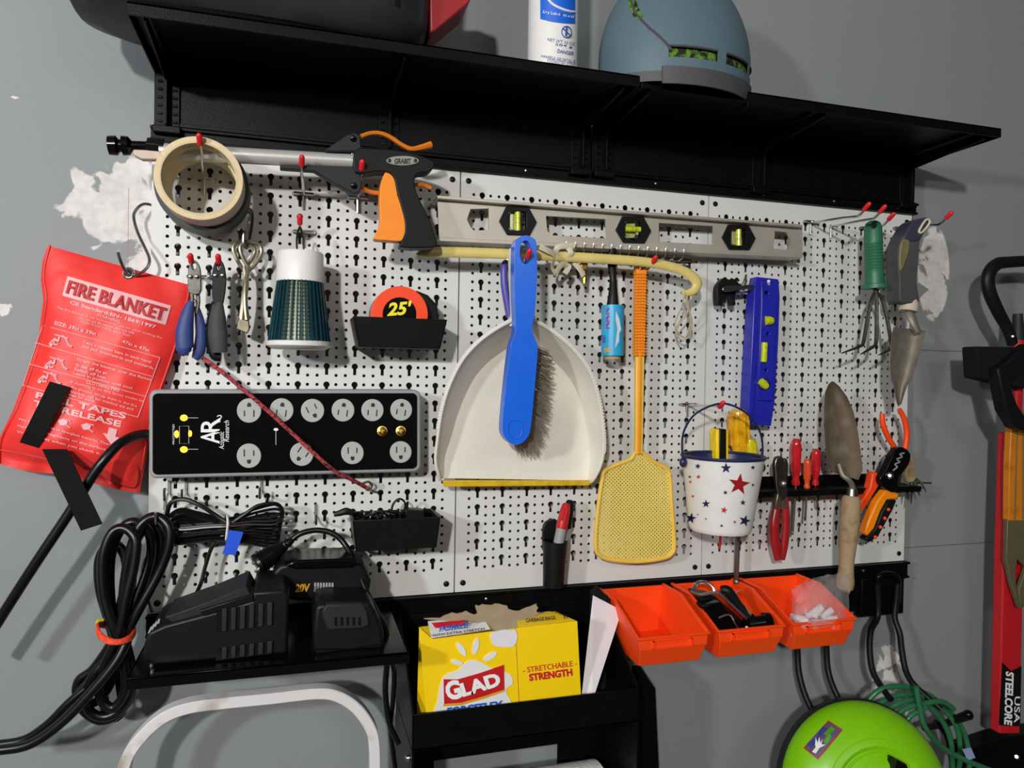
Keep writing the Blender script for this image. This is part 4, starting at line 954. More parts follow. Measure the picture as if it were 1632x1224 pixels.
# ------------------------------------------------------------------ blue torpedo level
T = thing('torpedo_level', 'short blue plastic level hanging upright on the right pegboard panel', 'level', P(1212, 679, 1.2))
ob = [(1206, 441), (1241, 445), (1243, 472), (1241, 540), (1235, 640), (1229, 679), (1194, 677), (1190, 662), (1195, 560), (1201, 470)]
link('level_body', B().slab(ob, 1.5, .75, [circ(1222, 467, 3.5, 10)[::-1], circ(1224, 532, 2.6, 8)[::-1], circ(1221, 590, 2.6, 8)[::-1]]), 'levelblue', T, bevel=.06)
link('center_rib', B().slab([(1213, 447), (1238, 450), (1239, 475), (1230, 640), (1208, 638), (1211, 550), (1214, 480)], 1.62, .2, [circ(1222, 467, 3.5, 10)[::-1], circ(1224, 532, 2.6, 8)[::-1], circ(1221, 590, 2.6, 8)[::-1]]), 'levelblue', T, bevel=.05)
link('side_rail', B().slab([(1203, 450), (1212, 449), (1206, 560), (1200, 672), (1193, 668), (1198, 560)], 1.7, .3), 'levelblue', T, bevel=.05)
link('hook_stub', B().ptube([(1224, 470, .3), (1225, 460, 1.2), (1225, 448, 1.8)], [.07, .08, .1], 8), 'white', T)
link('vial', B().lathe(P(1219, 511, 1.68), P(1232, 511, 1.68), [(0, .1), (.1, .28), (.5, .3), (.9, .22), (1, .08)], 14), 'vial', T)
link('vial', B().lathe(P(1218.5, 546, 1.66), P(1217, 577, 1.66), [(0, .2), (1, .2)], 14), 'vial', T)
link('vial', B().lathe(P(1211, 606, 1.68), P(1223, 618, 1.68), [(0, .1), (.1, .24), (.5, .27), (.9, .2), (1, .08)], 14), 'vial', T)
for (x, y, r) in ((1226, 511, 8), (1218, 612, 9)): link('vial_socket', B().tube([P(x + r*math.cos(t*math.pi/8), y + r*math.sin(t*math.pi/8), 1.64) for t in range(16)], .04, 6, closed=True), 'navy', T)
link('edge_scale', B().text('IIIIIIIII', 1237, 575, 1232, 655, 3, 1.5, 0, off=.01), 'navy', T)

# ------------------------------------------------------------------ hand rake
T = thing('hand_rake', 'three-tined hand rake with dark green handle', 'hand rake', P(1393, 570, 3))
a, c = P(1391, 352, 2.6), P(1394, 460, 2.6)
link('handle', B().lathe(a, c, [(0, .2), (.03, .42), (.09, .53), (.3, .55)] + [x for k in range(9) for x in ((.34+k*.045, .57), (.36+k*.045, .53))] + [(.8, .56), (.93, .58), (.94, .8), (1, .82)], 24), 'greenplastic', T)
link('hang_hole', B().slab(circ(1394, 358, 4, 12, 5), 3.2, .1), 'inkblack', T)
link('stem', B().ptube([(1394, 458, 2.6), (1396, 475, 2.65)], .13, 8, sm=1), 'darksteel', T)
for q in ([(1395, 466, 2.6), (1389, 478, 2.7), (1382, 510, 2.8), (1376, 545, 3.0), (1370, 552, 3.2), (1341, 563, 3.4)], [(1396, 466, 2.7), (1397, 480, 2.8), (1397, 515, 2.9), (1396, 545, 3.1), (1391, 553, 3.3), (1371, 565, 3.6)], [(1397, 466, 2.6), (1406, 478, 2.6), (1413, 505, 2.7), (1420, 545, 2.8), (1419, 556, 3.0), (1400, 566, 3.3)]):
    link('tine', B().ptube(q, [.12]*4 + [.12, .11, .09, .03], 8), 'darksteel', T)

# ------------------------------------------------------------------ grey-handled trowel
T = thing('garden_trowel', 'garden trowel with grey grip, hanging at the pegboard\'s upper right corner', 'trowel', P(1440, 645, 3))
gr = crom([(1448, 363), (1459, 351), (1477, 346), (1482, 352), (1478, 366), (1467, 384), (1464, 420), (1462, 450), (1466, 478), (1461, 484), (1448, 483), (1435, 480), (1434, 452), (1432, 420), (1434, 390)], 3, True)
link('grip', B().slab(gr, 3.4, 1.1), 'trowelgrip', T, bevel=.3, seg=4)
link('grip_top', B().slab(crom([(1449, 362), (1459, 352), (1476, 347), (1481, 352), (1476, 366), (1466, 384), (1452, 386), (1440, 382)], 3, True), 3.46, 1.15), 'trowelnavy', T, bevel=.3, seg=4)
link('grip_inset', B().slab(crom([(1438, 384), (1447, 381), (1451, 388), (1449, 402), (1443, 420), (1436, 432), (1434, 410)], 3, True), 3.47, .3), 'olive', T, bevel=.1)
link('hook_slot', B().tube([P(x, y, 3.5) for x, y in crom([(1465, 367), (1474, 352), (1480, 350), (1481, 356), (1471, 369), (1466, 371)], 3, True)], .07, 8, closed=True), 'beige', T)
link('ferrule', B().lathe(P(1450, 478, 2.9), P(1447, 496, 2.9), [(0, .5), (.3, .55), (.8, .58), (1, .56)], 20), 'tapeside', T)
link('neck', B().ptube([(1448, 495, 2.9), (1452, 505, 2.95), (1458, 518, 3.1), (1464, 530, 3.2)], [.38, .32, .26, .2], 10, flat=.6), 'trowelsteel', T)
rows = []
for i in range(13):
    t = i/12; hw = [.5, .98, 1.0, 1.0, .98, .95, .92, .86, .8, .74, .68, .62, .45][i]
    xl = 1424 - 6*math.sin(t*2.4) + (1432-1424)*t**3 + (2 if i == 0 else 0); xr = 1475 - 38*t**1.2; yl = 524 + 121*t
    xc = (xl+xr)/2; hl = (xr-xl)/2*(hw if i > 8 else 1) + .6; row = []
    for j in range(11):
        s_ = j/10*2-1; row.append(P(xc + hl*s_ + t*1, yl + (3*s_ if i < 3 else 0), 3.25 - .75*(1-s_*s_)*(1-t*.6) + .25*t))
    rows.append(row)
link('blade', B().shell(rows, (0, .06, 0)), 'trowelsteel', T, ang=60)

# ------------------------------------------------------------------ tool rack
rv = uv(1300, 783, 2.2)[1]; ru0 = uv(1192, 783, 2.2)[0]; ru1 = uv(1449, 770, 1.2)[0]
T = thing('tool_rack', 'black metal tool rack strip with holes, on the right pegboard panel', 'tool rack', V((ru0+ru1)/2, rv, 1))
hl = []
for k in range(13):
    u = ru0 + .9 + k*(ru1-ru0-1.4)/12; hl.append([Vector((u+.24*math.cos(t*math.pi/5), -1.25+.24*math.sin(t*math.pi/5), ZT-rv)) for t in range(10)])
link('rack_plate', B().prism([Vector((ru0, -2.2, ZT-rv)), Vector((ru1, -2.2, ZT-rv)), Vector((ru1, 0, ZT-rv)), Vector((ru0, 0, ZT-rv))], (0, 0, .08), hl), 'blackmetal', T)
link('front_lip', B().box(ru0, ru1, rv-.1, rv+.28, 2.12, 2.22), 'blackmetal', T, bevel=.02)
link('back_lip', B().box(ru0, ru1, rv-.7, rv, 0.02, .12), 'blackmetal', T, bevel=.02)
link('end_wire', B().ptube([(1440, 775, .8), (1462, 770, 1.0), (1484, 770, 1.2)], .06, 6), 'darksteel', T)

def driver(name, lab, hx0, hy0, hx1, hy1, hw, sx, sy, sr, m, d=1.25, flut=8):
    T = thing(name, lab, 'screwdriver', P(sx, sy, d)); a, c = P(hx0, hy0, d), P(hx1, hy1, d); k = pxin(hx0, hy0, d); r = hw/2/k
    b = B().lathe(a, c, [(0, r*.55), (.05, r*.9), (.15, r), (.6, r*.98), (.78, r*.8), (.86, r*.72), (.93, r*.95), (1, r*.85)], 16)
    link('handle', b, m, T)
    fl = B()
    ax = (c-a)
    for i in range(flut):
        t = 2*math.pi*i/flut; o = Vector((r*math.cos(t), r*math.sin(t), 0)); fl.tube([a+ax*.12+o*.97, a+ax*.7+o*.9], r*.14, 5)
    link('grip_ridges', fl, m, T)
    link('shaft', B().tube([c, P((hx1+sx)/2, (hy1+sy)/2, d), P(sx, sy, d)], sr, 8).lathe(P(sx, sy-6, d), P(sx, sy, d), [(0, sr), (.5, sr*1.25), (1, sr*.4)], 8), 'steel', T)
    return T
driver('screwdriver', 'longer screwdriver with clear red handle beside the red-handled pliers', 1269, 699, 1268, 773, 15, 1262, 852, .1, 'redclear')
driver('screwdriver', 'short screwdriver with orange-red ribbed handle in the tool rack', 1287, 731, 1286, 778, 11, 1283, 830, .07, 'orangeclear', 1.6)
driver('screwdriver', 'screwdriver with bright red handle, right of the orange-red one', 1301, 715, 1299, 773, 13, 1303, 808, .07, 'redclear', 1.1)
driver('screwdriver', 'large screwdriver with amber handle rising behind the star pail', 1176, 652, 1180, 735, 32, 1173, 930, .16, 'amber', 1.25, 12)
driver('screwdriver', 'screwdriver with clear yellow handle, right of the amber one', 1194, 698, 1196, 755, 22, 1197, 790, .1, 'ambergreen', 1.5, 10)
T = thing('screwdriver', 'screwdriver with square black and yellow handle behind the star pail', 'screwdriver', P(1147, 877, 1.3))
link('handle', B().slab([(1142, 684), (1162, 684), (1162, 745), (1142, 745)], 1.6, .8), 'yellow', T, bevel=.1)
link('grip_insert', B().slab([(1147, 684), (1158, 684), (1158, 745), (1147, 745)], 1.66, .9), 'blackplastic', T, bevel=.06)
link('shaft', B().ptube([(1152, 745, 1.3), (1150, 810, 1.3), (1147, 874, 1.3)], [.1, .1, .07], 8), 'red', T)

# slip joint pliers
T = thing('slip_joint_pliers', 'slip joint pliers with dark red dipped handles, jaws up in the rack', 'pliers', P(1243, 895, 1.8))
link('jaw', B().slab(crom([(1236, 752), (1235, 740), (1238, 730), (1245, 727), (1250, 733), (1250, 750), (1254, 775), (1255, 790), (1246, 798), (1238, 780)], 2, True), 2.5, .3), 'steel', T, bevel=.06)
link('jaw', B().slab(crom([(1247, 738), (1253, 730), (1257, 740), (1256, 760), (1253, 772), (1248, 782), (1241, 776), (1244, 756)], 2, True), 2.3, .3), 'darksteel', T, bevel=.06)
link('pivot', B().lathe(P(1248, 771, 2.5), P(1248, 771, 2.65), [(0, .22), (.7, .2), (1, .1)], 14), 'steel', T)
link('handle', B().ptube([(1240, 795, 2.2), (1237, 815, 2.25), (1234, 840, 2.3), (1236, 868, 2.3), (1240, 892, 2.3)], [.16, .3, .34, .32, .22], 12, flat=.7), 'darkred', T)
link('handle', B().ptube([(1250, 780, 2.0), (1252, 810, 2.05), (1253, 840, 2.1), (1250, 870, 2.1), (1246, 892, 2.1)], [.16, .26, .26, .26, .2], 12, flat=.7), 'darkred', T)
link('shank', B().slab([(1243, 780), (1254, 778), (1254, 812), (1248, 812)], 2.25, .25).slab([(1240, 785), (1246, 790), (1241, 812), (1235, 812)], 2.45, .25), 'oldbrass', T, bevel=.04)

# old trowel
T = thing('rusty_trowel', 'old rusty trowel with bare wooden handle, blade pointing up', 'trowel', P(1347, 940, 3.2))
rows = []
LB = [(1326, 608), (1321, 613), (1316, 625), (1314, 650), (1314, 680), (1316, 705), (1319, 735), (1326, 752)]
RB = [(1329, 608), (1338, 616), (1350, 632), (1360, 655), (1367, 685), (1372, 720), (1375, 748), (1368, 765)]
for i in range(15):
    t = i/14; l = samp(LB, t); r = samp(RB, t); rows.append([P(l[0]+(r[0]-l[0])*j/10, l[1]+(r[1]-l[1])*j/10, 3.1 - .55*(1-(j/5-1)**2)*min(1, t*3)) for j in range(11)])
link('blade', B().shell(rows, (0, .06, 0)), 'rust', T, ang=60)
link('neck', B().ptube([(1337, 740, 2.9), (1343, 757, 3.2), (1352, 764, 3.4), (1358, 774, 3.3), (1358, 788, 3.2)], [.16, .17, .17, .18, .2], 10), 'trowelsteel', T)
link('ferrule', B().lathe(P(1358, 779, 3.2), P(1357, 793, 3.2), [(0, .3), (1, .36)], 18), 'steel', T)
link('handle', B().lathe(P(1357, 790, 3.2), P(1346, 942, 3.2), [(0, .42), (.03, .55), (.15, .6), (.3, .6), (.5, .52), (.68, .44), (.78, .45), (.9, .54), (.97, .5), (1, .3)], 24), 'wood', T)

# snips and orange pliers
T = thing('pruning_snips', 'pruning snips with orange and black handles and a black pivot head', 'snips', P(1405, 865, 2.6))
link('head', B().slab(crom([(1403, 762), (1412, 748), (1424, 722), (1434, 713), (1444, 715), (1452, 725), (1448, 742), (1434, 760), (1428, 784), (1417, 782), (1406, 774)], 2, True), 2.9, .5), 'blackgloss', T, bevel=.06)
link('blade', B().slab([(1437, 720), (1448, 722), (1446, 745), (1430, 766)], 2.35, .2), 'chrome', T, bevel=.03)
link('pivot', B().lathe(P(1418, 758, 2.9), P(1418, 758, 3.08), [(0, .25), (.6, .22), (1, .1)], 14), 'chrome', T)
link('head_mark', B().tube([P(x, y, 2.93) for x, y in crom([(1423, 750), (1430, 744), (1426, 740), (1434, 736), (1429, 732), (1438, 728), (1434, 724), (1441, 722)], 3)], .05, 5), 'stripgrey', T)
link('handle', B().slab(crom([(1391, 756), (1398, 753), (1404, 764), (1402, 772), (1388, 795), (1371, 820), (1368, 816), (1372, 800), (1387, 778)], 2, True), 2.5, .6), 'binorange', T, bevel=.1)
link('handle', B().slab([(1412, 781), (1434, 787), (1430, 796), (1414, 797), (1404, 815), (1394, 842), (1383, 855), (1378, 850), (1384, 832), (1398, 800)], 2.75, .6), 'orange', T, bevel=.1)
link('grip_pad', B().slab([(1418, 794), (1430, 797), (1424, 812), (1410, 838), (1400, 856), (1386, 865), (1378, 860), (1384, 854), (1396, 842), (1406, 815)], 2.7, .6), 'blackplastic', T, bevel=.1)
for (x, y) in ((1416, 812), (1410, 826), (1403, 840), (1395, 856)): link('grip_stud', B().ell(P(x, y, 2.75), .12, .12, .12, 8, 6), 'binorange', T)
T = thing('orange_pliers', 'pliers with slim orange handles pointing up, behind the pruning snips', 'pliers', P(1425, 780, 1.7))
link('handle', B().ptube([(1406, 659, 1.9), (1407, 676, 1.9), (1415, 696, 1.9), (1428, 716, 1.9), (1436, 724, 1.9)], [.16, .18, .18, .17, .14], 10), 'binorange', T)
link('handle', B().ptube([(1433, 652, 1.8), (1441, 668, 1.8), (1445, 690, 1.8), (1443, 712, 1.8), (1440, 726, 1.8)], [.14, .18, .19, .18, .14], 10), 'binorange', T)
link('jaws', B().slab([(1430, 720), (1444, 720), (1440, 750), (1434, 775), (1428, 775), (1426, 745)], 1.9, .3), 'darksteel', T, bevel=.05)
T = thing('rusty_cultivator', 'small rusty claw cultivator at the pegboard\'s right edge behind the snips', 'cultivator', P(1460, 800, 1.5))
link('shank', B().slab(crom([(1447, 738), (1454, 726), (1458, 745), (1460, 760), (1456, 768), (1446, 768), (1444, 755)], 2, True), 1.8, .3), 'wood', T, bevel=.06)
for q in ([(1450, 765, 1.6), (1447, 782, 1.7), (1447, 797, 2.0)], [(1454, 765, 1.6), (1453, 785, 1.8), (1452, 803, 2.1)], [(1458, 765, 1.6), (1462, 780, 1.8), (1466, 790, 2.1)], [(1460, 763, 1.6), (1470, 772, 1.8), (1476, 785, 2.1)]):
    link('tine', B().ptube(q, [.09, .08, .03], 6), 'darksteel', T)

# ------------------------------------------------------------------ pail
dp = 3.3; up_, vt_ = uv(1152, 727, dp); vb_ = uv(1149, 845, dp)[1]; kk = pxin(1152, 730, dp); r0, r1 = 64/kk, 48/kk
ub_ = uv(1147, 850, dp)[0]
T = thing('star_pail', 'white metal pail with blue and red stars hanging from a hook', 'pail', V(up_, vb_, dp))
A0, A1 = V(up_, vt_, dp), V(ub_, vb_, dp)
link('pail_body', B().lathe(A0, A1, [(0, r0), (.95, r1+.03), (.97, r1), (1, r1-.08), (.98, r1-.15), (.97, .05)], 48, caps=False), 'white', T)
link('pail_inside', B().lathe(A0, A1, [(0, r0-.05), (.96, r1-.05), (.96, .05)], 48, caps=False), 'navy', T)
link('rim', B().tube([V(up_ + r0*math.cos(t*math.pi/20), vt_, dp + r0*math.sin(t*math.pi/20)) for t in range(40)], .1, 8, closed=True), 'navy', T)
link('bail', B().ptube([(1089, 738, 3.3), (1087, 705, 3.6), (1093, 680, 3.9), (1112, 657, 4.2), (1150, 643, 4.4), (1185, 655, 4.2), (1206, 678, 3.9), (1215, 705, 3.6), (1214, 742, 3.3)], .06, 8), 'navy', T)
for (x, y) in ((1089, 737), (1214, 745)): link('bail_ear', B().ell(P(x, y, 3.3), .24, .2, .3, 12, 8), 'navy', T)
df = dcyl(up_-.02, dp, lambda v: r0 + (r1-r0)*max(0, min(1, (v-vt_)/(vb_-vt_))))
def dpl(x, y):
    u, v = uv(x, y, dp+2); t = max(0, min(1, (v-vt_)/(vb_-vt_))); 
    return dcyl(up_ + (ub_-up_)*t, dp, lambda v: r0 + (r1-r0)*max(0, min(1, (v-vt_)/(vb_-vt_))))(x, y)
for (x, y, r, a, m) in ((1157, 746, 9, 0, 'navy'), (1178, 772, 18, .15, 'darkred'), (1112, 743, 5, .2, 'navy'), (1113, 760, 4, 0, 'inkred'), (1156, 785, 4, 0, 'navy'), (1125, 803, 7, 0, 'navy'), (1154, 813, 6, .2, 'inkred'), (1184, 801, 5, 0, 'navy'), (1187, 830, 10, .3, 'navy'), (1101, 826, 9, .2, 'navy'), (1171, 832, 3, 0, 'inkred'), (1150, 838, 3, 0, 'navy'), (1125, 827, 2, 0, 'navy'), (1112, 820, 2, 0, 'inkred'), (1104, 791, 3, 0, 'inkred'), (1100, 768, 3, 0, 'inkred'), (1200, 745, 4, 0, 'navy'), (1200, 773, 3, 0, 'navy'), (1099, 760, 3, 0, 'navy')):
    q = []
    for i in range(10):
        t = a - math.pi/2 + i*math.pi/5; rr = r if i % 2 == 0 else r*.4; q.append((x + rr*math.cos(t), y + rr*math.sin(t)))
    pts = [P(px, py, dpl(px, py)+.05) for px, py in q]; c_ = P(x, y, dpl(x, y)+.05)
    link('star', B().add(pts + [c_], [(i, (i+1) % 10, 10) for i in range(10)]), m, T)

# ------------------------------------------------------------------ pen cup with two markers
T = thing('pen_cup', 'tall black plastic pen cup clipped low on the middle pegboard panel', 'pen cup', P(885, 935, 1.4))
uc_, vc0 = uv(885, 862, 1.4); vc1 = uv(882, 934, 1.4)[1]
link('cup', B().lathe(V(uc_, vc0, 1.4), V(uc_-.08, vc1, 1.4), [(0, .72), (1, .6), (1, .5), (.02, .64), (0, .66)], 28), 'blackplastic', T)
link('cup_back', B().slab(crom([(866, 870), (866, 845), (870, 833), (880, 829), (890, 832), (890, 880), (868, 880)], 2, True), .8, .3), 'blackplastic', T, bevel=.05)
def marker(lab, x0, y0, x1, y1, d, capm):
    T = thing('marker_pen', lab, 'marker', P(x1, y1, d)); a, c = P(x0, y0, d), P(x1, y1, d)
    link('cap', B().lathe(a, a.lerp(c, .62), [(0, .14), (.05, .22), (.3, .3), (.9, .34), (1, .34)], 18), capm, T)
    link('barrel', B().lathe(a.lerp(c, .62), c + (c-a)*.12, [(0, .3), (1, .3)], 18), 'stripgrey', T)
    link('pocket_clip', B().tube([a+Vector((-.2, -.3, -.2)), a.lerp(c, .4)+Vector((-.22, -.34, 0))], .06, 6), capm, T)
marker('marker pen with a red cap in the black cup', 903, 802, 890, 866, 1.75, 'red')
marker('marker pen with a black cap behind the red one', 909, 797, 896, 868, 1.1, 'blackplastic')

# ------------------------------------------------------------------ orange bins
def bin_(u0, w_, lab, v0=24.45, dd=5.6, ht=2.85):
    T = thing('parts_bin', lab, 'bin', V(u0+w_/2, v0+ht, 3), 'orange stacking bins below the pegboard')
    t = .09; ins = .28
    def sect(u, x): # side profile: list of (d, v)
        return [V(u, v0, .35), V(u, v0, 2.6), V(u, v0+1.05, dd+.15), V(u, v0+1.75, dd+.2), V(u, v0+ht, dd-.5) , V(u, v0+ht, .35)]
    b = B()
    for (u, s_) in ((u0, 1), (u0+w_, -1)):
        p = [V(u, v0, .35), V(u, v0, 2.6), V(u, v0+1.2, dd), V(u+s_*ins*.35, v0+1.75, dd), V(u+s_*ins, v0+ht, dd-.45), V(u+s_*ins, v0+ht, .35)]; b.prism(p, (s_*t, 0, 0))
    # front: full-width lip, then set-back lower wall
    b.prism([V(u0, v0+1.15, dd), V(u0+w_, v0+1.15, dd), V(u0+w_-.08, v0+1.85, dd+.02), V(u0+.08, v0+1.85, dd+.02)], (0, t, 0))
    b.prism([V(u0+.1, v0+1.8, dd), V(u0+w_-.1, v0+1.8, dd), V(u0+w_-ins, v0+ht, dd-.45), V(u0+ins, v0+ht, dd-.45)], (0, t, 0))
    b.prism([V(u0, v0, .35), V(u0+w_, v0, .35), V(u0+w_-ins, v0+ht, .35), V(u0+ins, v0+ht, .35)], (0, -t, 0))
    b.prism([V(u0+ins, v0+ht, .35), V(u0+w_-ins, v0+ht, .35), V(u0+w_-ins, v0+ht, dd-.45), V(u0+ins, v0+ht, dd-.45)], (0, 0, t))
    link('bin_body', b, 'binorange', T, bevel=.035)
    link('rim', B().tube([V(u0-.02, v0, .35), V(u0-.02, v0, 2.6), V(u0-.02, v0+1.2, dd+.03), V(u0+w_+.02, v0+1.2, dd+.03), V(u0+w_+.02, v0, 2.6), V(u0+w_+.02, v0, .35)], .1, 6), 'binorange', T)
    link('label_holder', B().box(u0+w_*.2, u0+w_*.75, v0+1.35, v0+1.4, dd, dd+.14).box(u0+w_*.2, u0+w_*.75, v0+1.75, v0+1.8, dd, dd+.12).box(u0+w_*.2, u0+w_*.2+.05, v0+1.35, v0+1.8, dd, dd+.14).box(u0+w_*.75-.05, u0+w_*.75, v0+1.35, v0+1.8, dd, dd+.14), 'binorange', T)
    return T
bin_(24.95, 4.25, 'empty orange plastic bin, left of the three bins')
bin_(29.85, 4.25, 'orange plastic bin full of black clips, middle of the three bins')
bin_(34.75, 4.25, 'orange plastic bin holding a bag of white plugs, right of the three bins')
# contents
T = thing('black_clamps', 'black and chrome clamp hardware piled in the middle orange bin', 'hardware', V(32, 27.2, 3))
link('clamp_body', B().slab([(1112, 945), (1140, 950), (1180, 985), (1200, 1005), (1150, 1012), (1130, 985)], 3.6, 1.2), 'blackplastic', T, bevel=.1)
link('clamp_body', B().slab([(1118, 965), (1150, 960), (1185, 1000), (1160, 1014), (1146, 1004)], 4.4, .8), 'blackgloss', T, bevel=.1)
link('clamp_arm', B().ptube([(1148, 940, 4.2), (1160, 942, 4.4), (1178, 965, 4.6), (1195, 985, 4.8)], [.2, .3, .22, .25], 10), 'blackplastic', T)
link('clamp_jaw', B().lathe(P(1186, 996, 4.7), P(1230, 990, 5.0), [(0, .3), (.1, .55), (.35, .6), (.4, .4), (.7, .42), (.75, .55), (.95, .5), (1, .3)], 14), 'blackgloss', T)
link('chrome_bar', B().ptube([(1100, 942, 3.6), (1118, 948, 3.9), (1140, 944, 4.4), (1152, 950, 4.6), (1190, 986, 5.0)], .1, 8, sm=3).ptube([(1180, 942, 3.4), (1173, 950, 4.2), (1197, 980, 5.0)], .07, 8, sm=3), 'chrome', T)
link('chrome_ring', B().ptube([(1105, 938, 3.8), (1112, 929, 3.9), (1125, 928, 4.0), (1136, 936, 4.2), (1138, 944, 4.3)], .11, 8), 'chrome', T)
link('chrome_bar', B().ptube([(1145, 985, 4.9), (1162, 980, 4.9), (1172, 995, 5.1), (1182, 1010, 5.2)], .06, 8), 'chrome', T)
link('red_button', B().lathe(P(1190, 1000, 5.0), P(1190, 1000, 5.3), [(0, .1), (1, .08)], 10), 'darkred', T)
random.seed(5)
for k in range(12):
    x, y = random.uniform(1270, 1325), random.uniform(972, 1000); a = random.uniform(-.9, .3); L_ = 11
    q = solo('wall_plug', B().lathe(P(x-L_*math.cos(a), y-L_*math.sin(a), 4.3+k*.04), P(x+L_*math.cos(a), y+L_*math.sin(a), 4.4+k*.04), [(0, .1), (.02, .2), (.3, .17), (.35, .2), (.96, .2), (1, .12)], 12), 'dowel', 'white plastic wall plug in the clear bag inside the right bin', 'wall plug', 'white plugs in the bag')
rows = []
random.seed(8)
for i in range(15):
    t = i/14; row = []
    for j in range(19):
        s_ = j/18; x = 1262 + 92*s_; y = 938 + 76*t - 22*s_*(1-t) - 8*math.sin(s_*3); e = math.sin(math.pi*s_)**.5*math.sin(math.pi*t)**.5
        row.append(P(x + random.uniform(-2, 2), y + random.uniform(-2, 2), 3.8 + 1.5*t + 1.0*e + random.uniform(-.12, .12)))
    rows.append(row)
solo('plastic_bag', B().shell(rows, (0, .03, 0)), 'bagplastic', 'crinkled clear plastic bag over the white plugs in the right bin', 'bag', ang=180)

# ------------------------------------------------------------------ black box holder and what stands in it
hu0, hu1, hd = 12.75, 24.85, 6.0
T = thing('box_holder', 'black steel box holder with side plates and towel bar below the pegboard', 'holder', V(18.8, 36, 3))
link('front_panel', B().box(hu0, hu1, 28.1, 29.9, hd-.08, hd), 'blackmetal', T, bevel=.03)
link('back_panel', B().box(hu0, hu1, 25.3, 29.9, .1, .2), 'blackmetal', T, bevel=.03)
link('bottom_panel', B().box(hu0, hu1, 29.8, 29.9, .1, hd), 'blackmetal', T)
for u, s_ in ((hu0, 1), (hu1, -1)):
    link('side_plate', B().prism([V(u, 24.9, .1), V(u, 24.9, .9), V(u, 28.1, hd), V(u, 37, hd), V(u, 37, .1)], (s_*.09, 0, 0)), 'blackmetal', T, bevel=.02)
    link('mount_bolt', B().lathe(V(u-s_*.02, 30.6, 5.2), V(u-s_*.22, 30.6, 5.2), [(0, .17), (.6, .15), (1, .06)], 10), 'chrome', T)
link('mount_bolt', B().lathe(V(hu1-.1, 25.9, 1.6), V(hu1-.35, 25.9, 1.6), [(0, .17), (.6, .15), (1, .06)], 10), 'chrome', T)
link('dark_slab', B().slab([(1008, 1062), (1020, 1062), (1044, 1098), (1051, 1250), (1010, 1250)], .5, .12), 'blackmetal', T)  # flat dark slab right of the holder's side plate
link('back_bar', B().box(hu0, hu1, 32.6, 33.6, .1, .3), 'blackmetal', T, bevel=.03)
for a0, a1 in ((hu0, hu0+2.2), (hu1-2.4, hu1)): link('back_strip', B().box(a0, a1, 29.9, 36, .1, .25), 'blackmetal', T, bevel=.03)
tv = uv(850, 1245, 3)[1]
T = thing('paper_towel_roll', 'white paper towel roll on the bar at the photograph\'s bottom edge', 'paper towel', V(18.8, tv+3, 3))
link('roll', B().lathe(V(hu0+1.6, 36.0, 3.2), V(hu1-.9, 36.0, 3.2), [(0, .8), (0, 2.5), (1, 2.5), (1, .8)], 48), 'towel', T)
link('roll_rod', B().tube([V(hu0, 36.0, 3.2), V(hu1, 36.0, 3.2)], .15, 8), 'steel', T)

# trash bag box
T = thing('trash_bag_box', 'yellow cardboard box of trash bags with torn top in the black holder', 'box', P(800, 1130, 4))
fd = 5.2
FB = [(667, 994), (716, 1018-8), (822, 999), (921, 989), (926, 1103), (828, 1122), (680, 1140), (674, 1070)]
fr_ = [(668, 1000), (690, 1019), (821, 1002), (920, 990), (927, 1130), (828, 1150), (681, 1165)]
link('front_face', B().slab(fr_, fd, .12), 'yellow', T, bevel=.03)
y4 = Vector((0, 3.6, 0))
def quad(a, b_, c, d, t=.08):
    n = (b_-a).cross(c-a).normalized()*t; q = [a, b_, c, d]; return B().add(q + [p+n for p in q], [(0,1,2,3), (7,6,5,4), (0,4,5,1), (1,5,6,2), (2,6,7,3), (3,7,4,0)])
TLp, TRp = P(690, 1019, fd), P(920, 990, fd); tl2, tr2 = P(655, 997, fd-3.6), P(878, 974, fd-3.6)
link('side_face', quad(P(668, 1000, fd-.6), P(690, 1019, fd), P(681, 1165, fd), P(664, 1150, fd-.8)), 'yellow', T)
link('side_face', quad(TRp, P(886, 975, fd-3.2), P(890, 1110, fd-3.2), P(927, 1130, fd)), 'yellow', T)
link('back_face', B().slab([(668, 1000), (886, 975), (890, 1110), (672, 1130)], fd-3.3, .1), 'yellow', T)
link('crease_line', B().tube([P(821, 1002, fd+.01), P(824, 1060, fd+.01), P(828, 1140, fd+.01)], .03, 4), 'lipyellow', T)
link('top_flap', B().shell([[P(x0+(x1-x0)*t/6, y0+(y1-y0)*t/6, d) for t in range(7)] for (x0, y0, x1, y1, d) in ((688, 1017, 782, 1003, fd+.03), (684, 1003, 775, 992, fd-.5), (682, 990, 768, 983, fd-1.1))], (0, .05, -.03)), 'white', T)
link('top_flap', B().shell([[P(x0+(x1-x0)*t/4, y0+(y1-y0)*t/4, d) for t in range(5)] for (x0, y0, x1, y1, d) in ((826, 1001, 918, 989, fd+.03), (824, 990, 900, 982, fd-.6), (835, 980, 875, 974, fd-1.4))], (0, .05, -.03)), 'yellow', T)
tearf = [(676, 988), (700, 984), (722, 978), (742, 975), (760, 979), (758, 966), (775, 964), (796, 963), (812, 970), (826, 975), (846, 966), (856, 965), (857, 976), (866, 975), (846, 983), (838, 995), (828, 1003), (812, 1008), (790, 1006), (770, 997), (745, 991), (715, 990)]
random.seed(4); tearf = [(x+random.uniform(-2, 2), y+random.uniform(-2, 2)) for x, y in crom(tearf, 3, True)]
link('torn_edge', B().slab(tearf, lambda x, y: fd - .2 - max(0, (1004-y))*.03, .08), 'cardboard', T)
link('tab', B().slab(crom([(784, 1008), (822, 1004), (822, 1026), (812, 1031), (790, 1030), (784, 1024)], 2, True), fd+.06, .08), 'whitepaper', T)
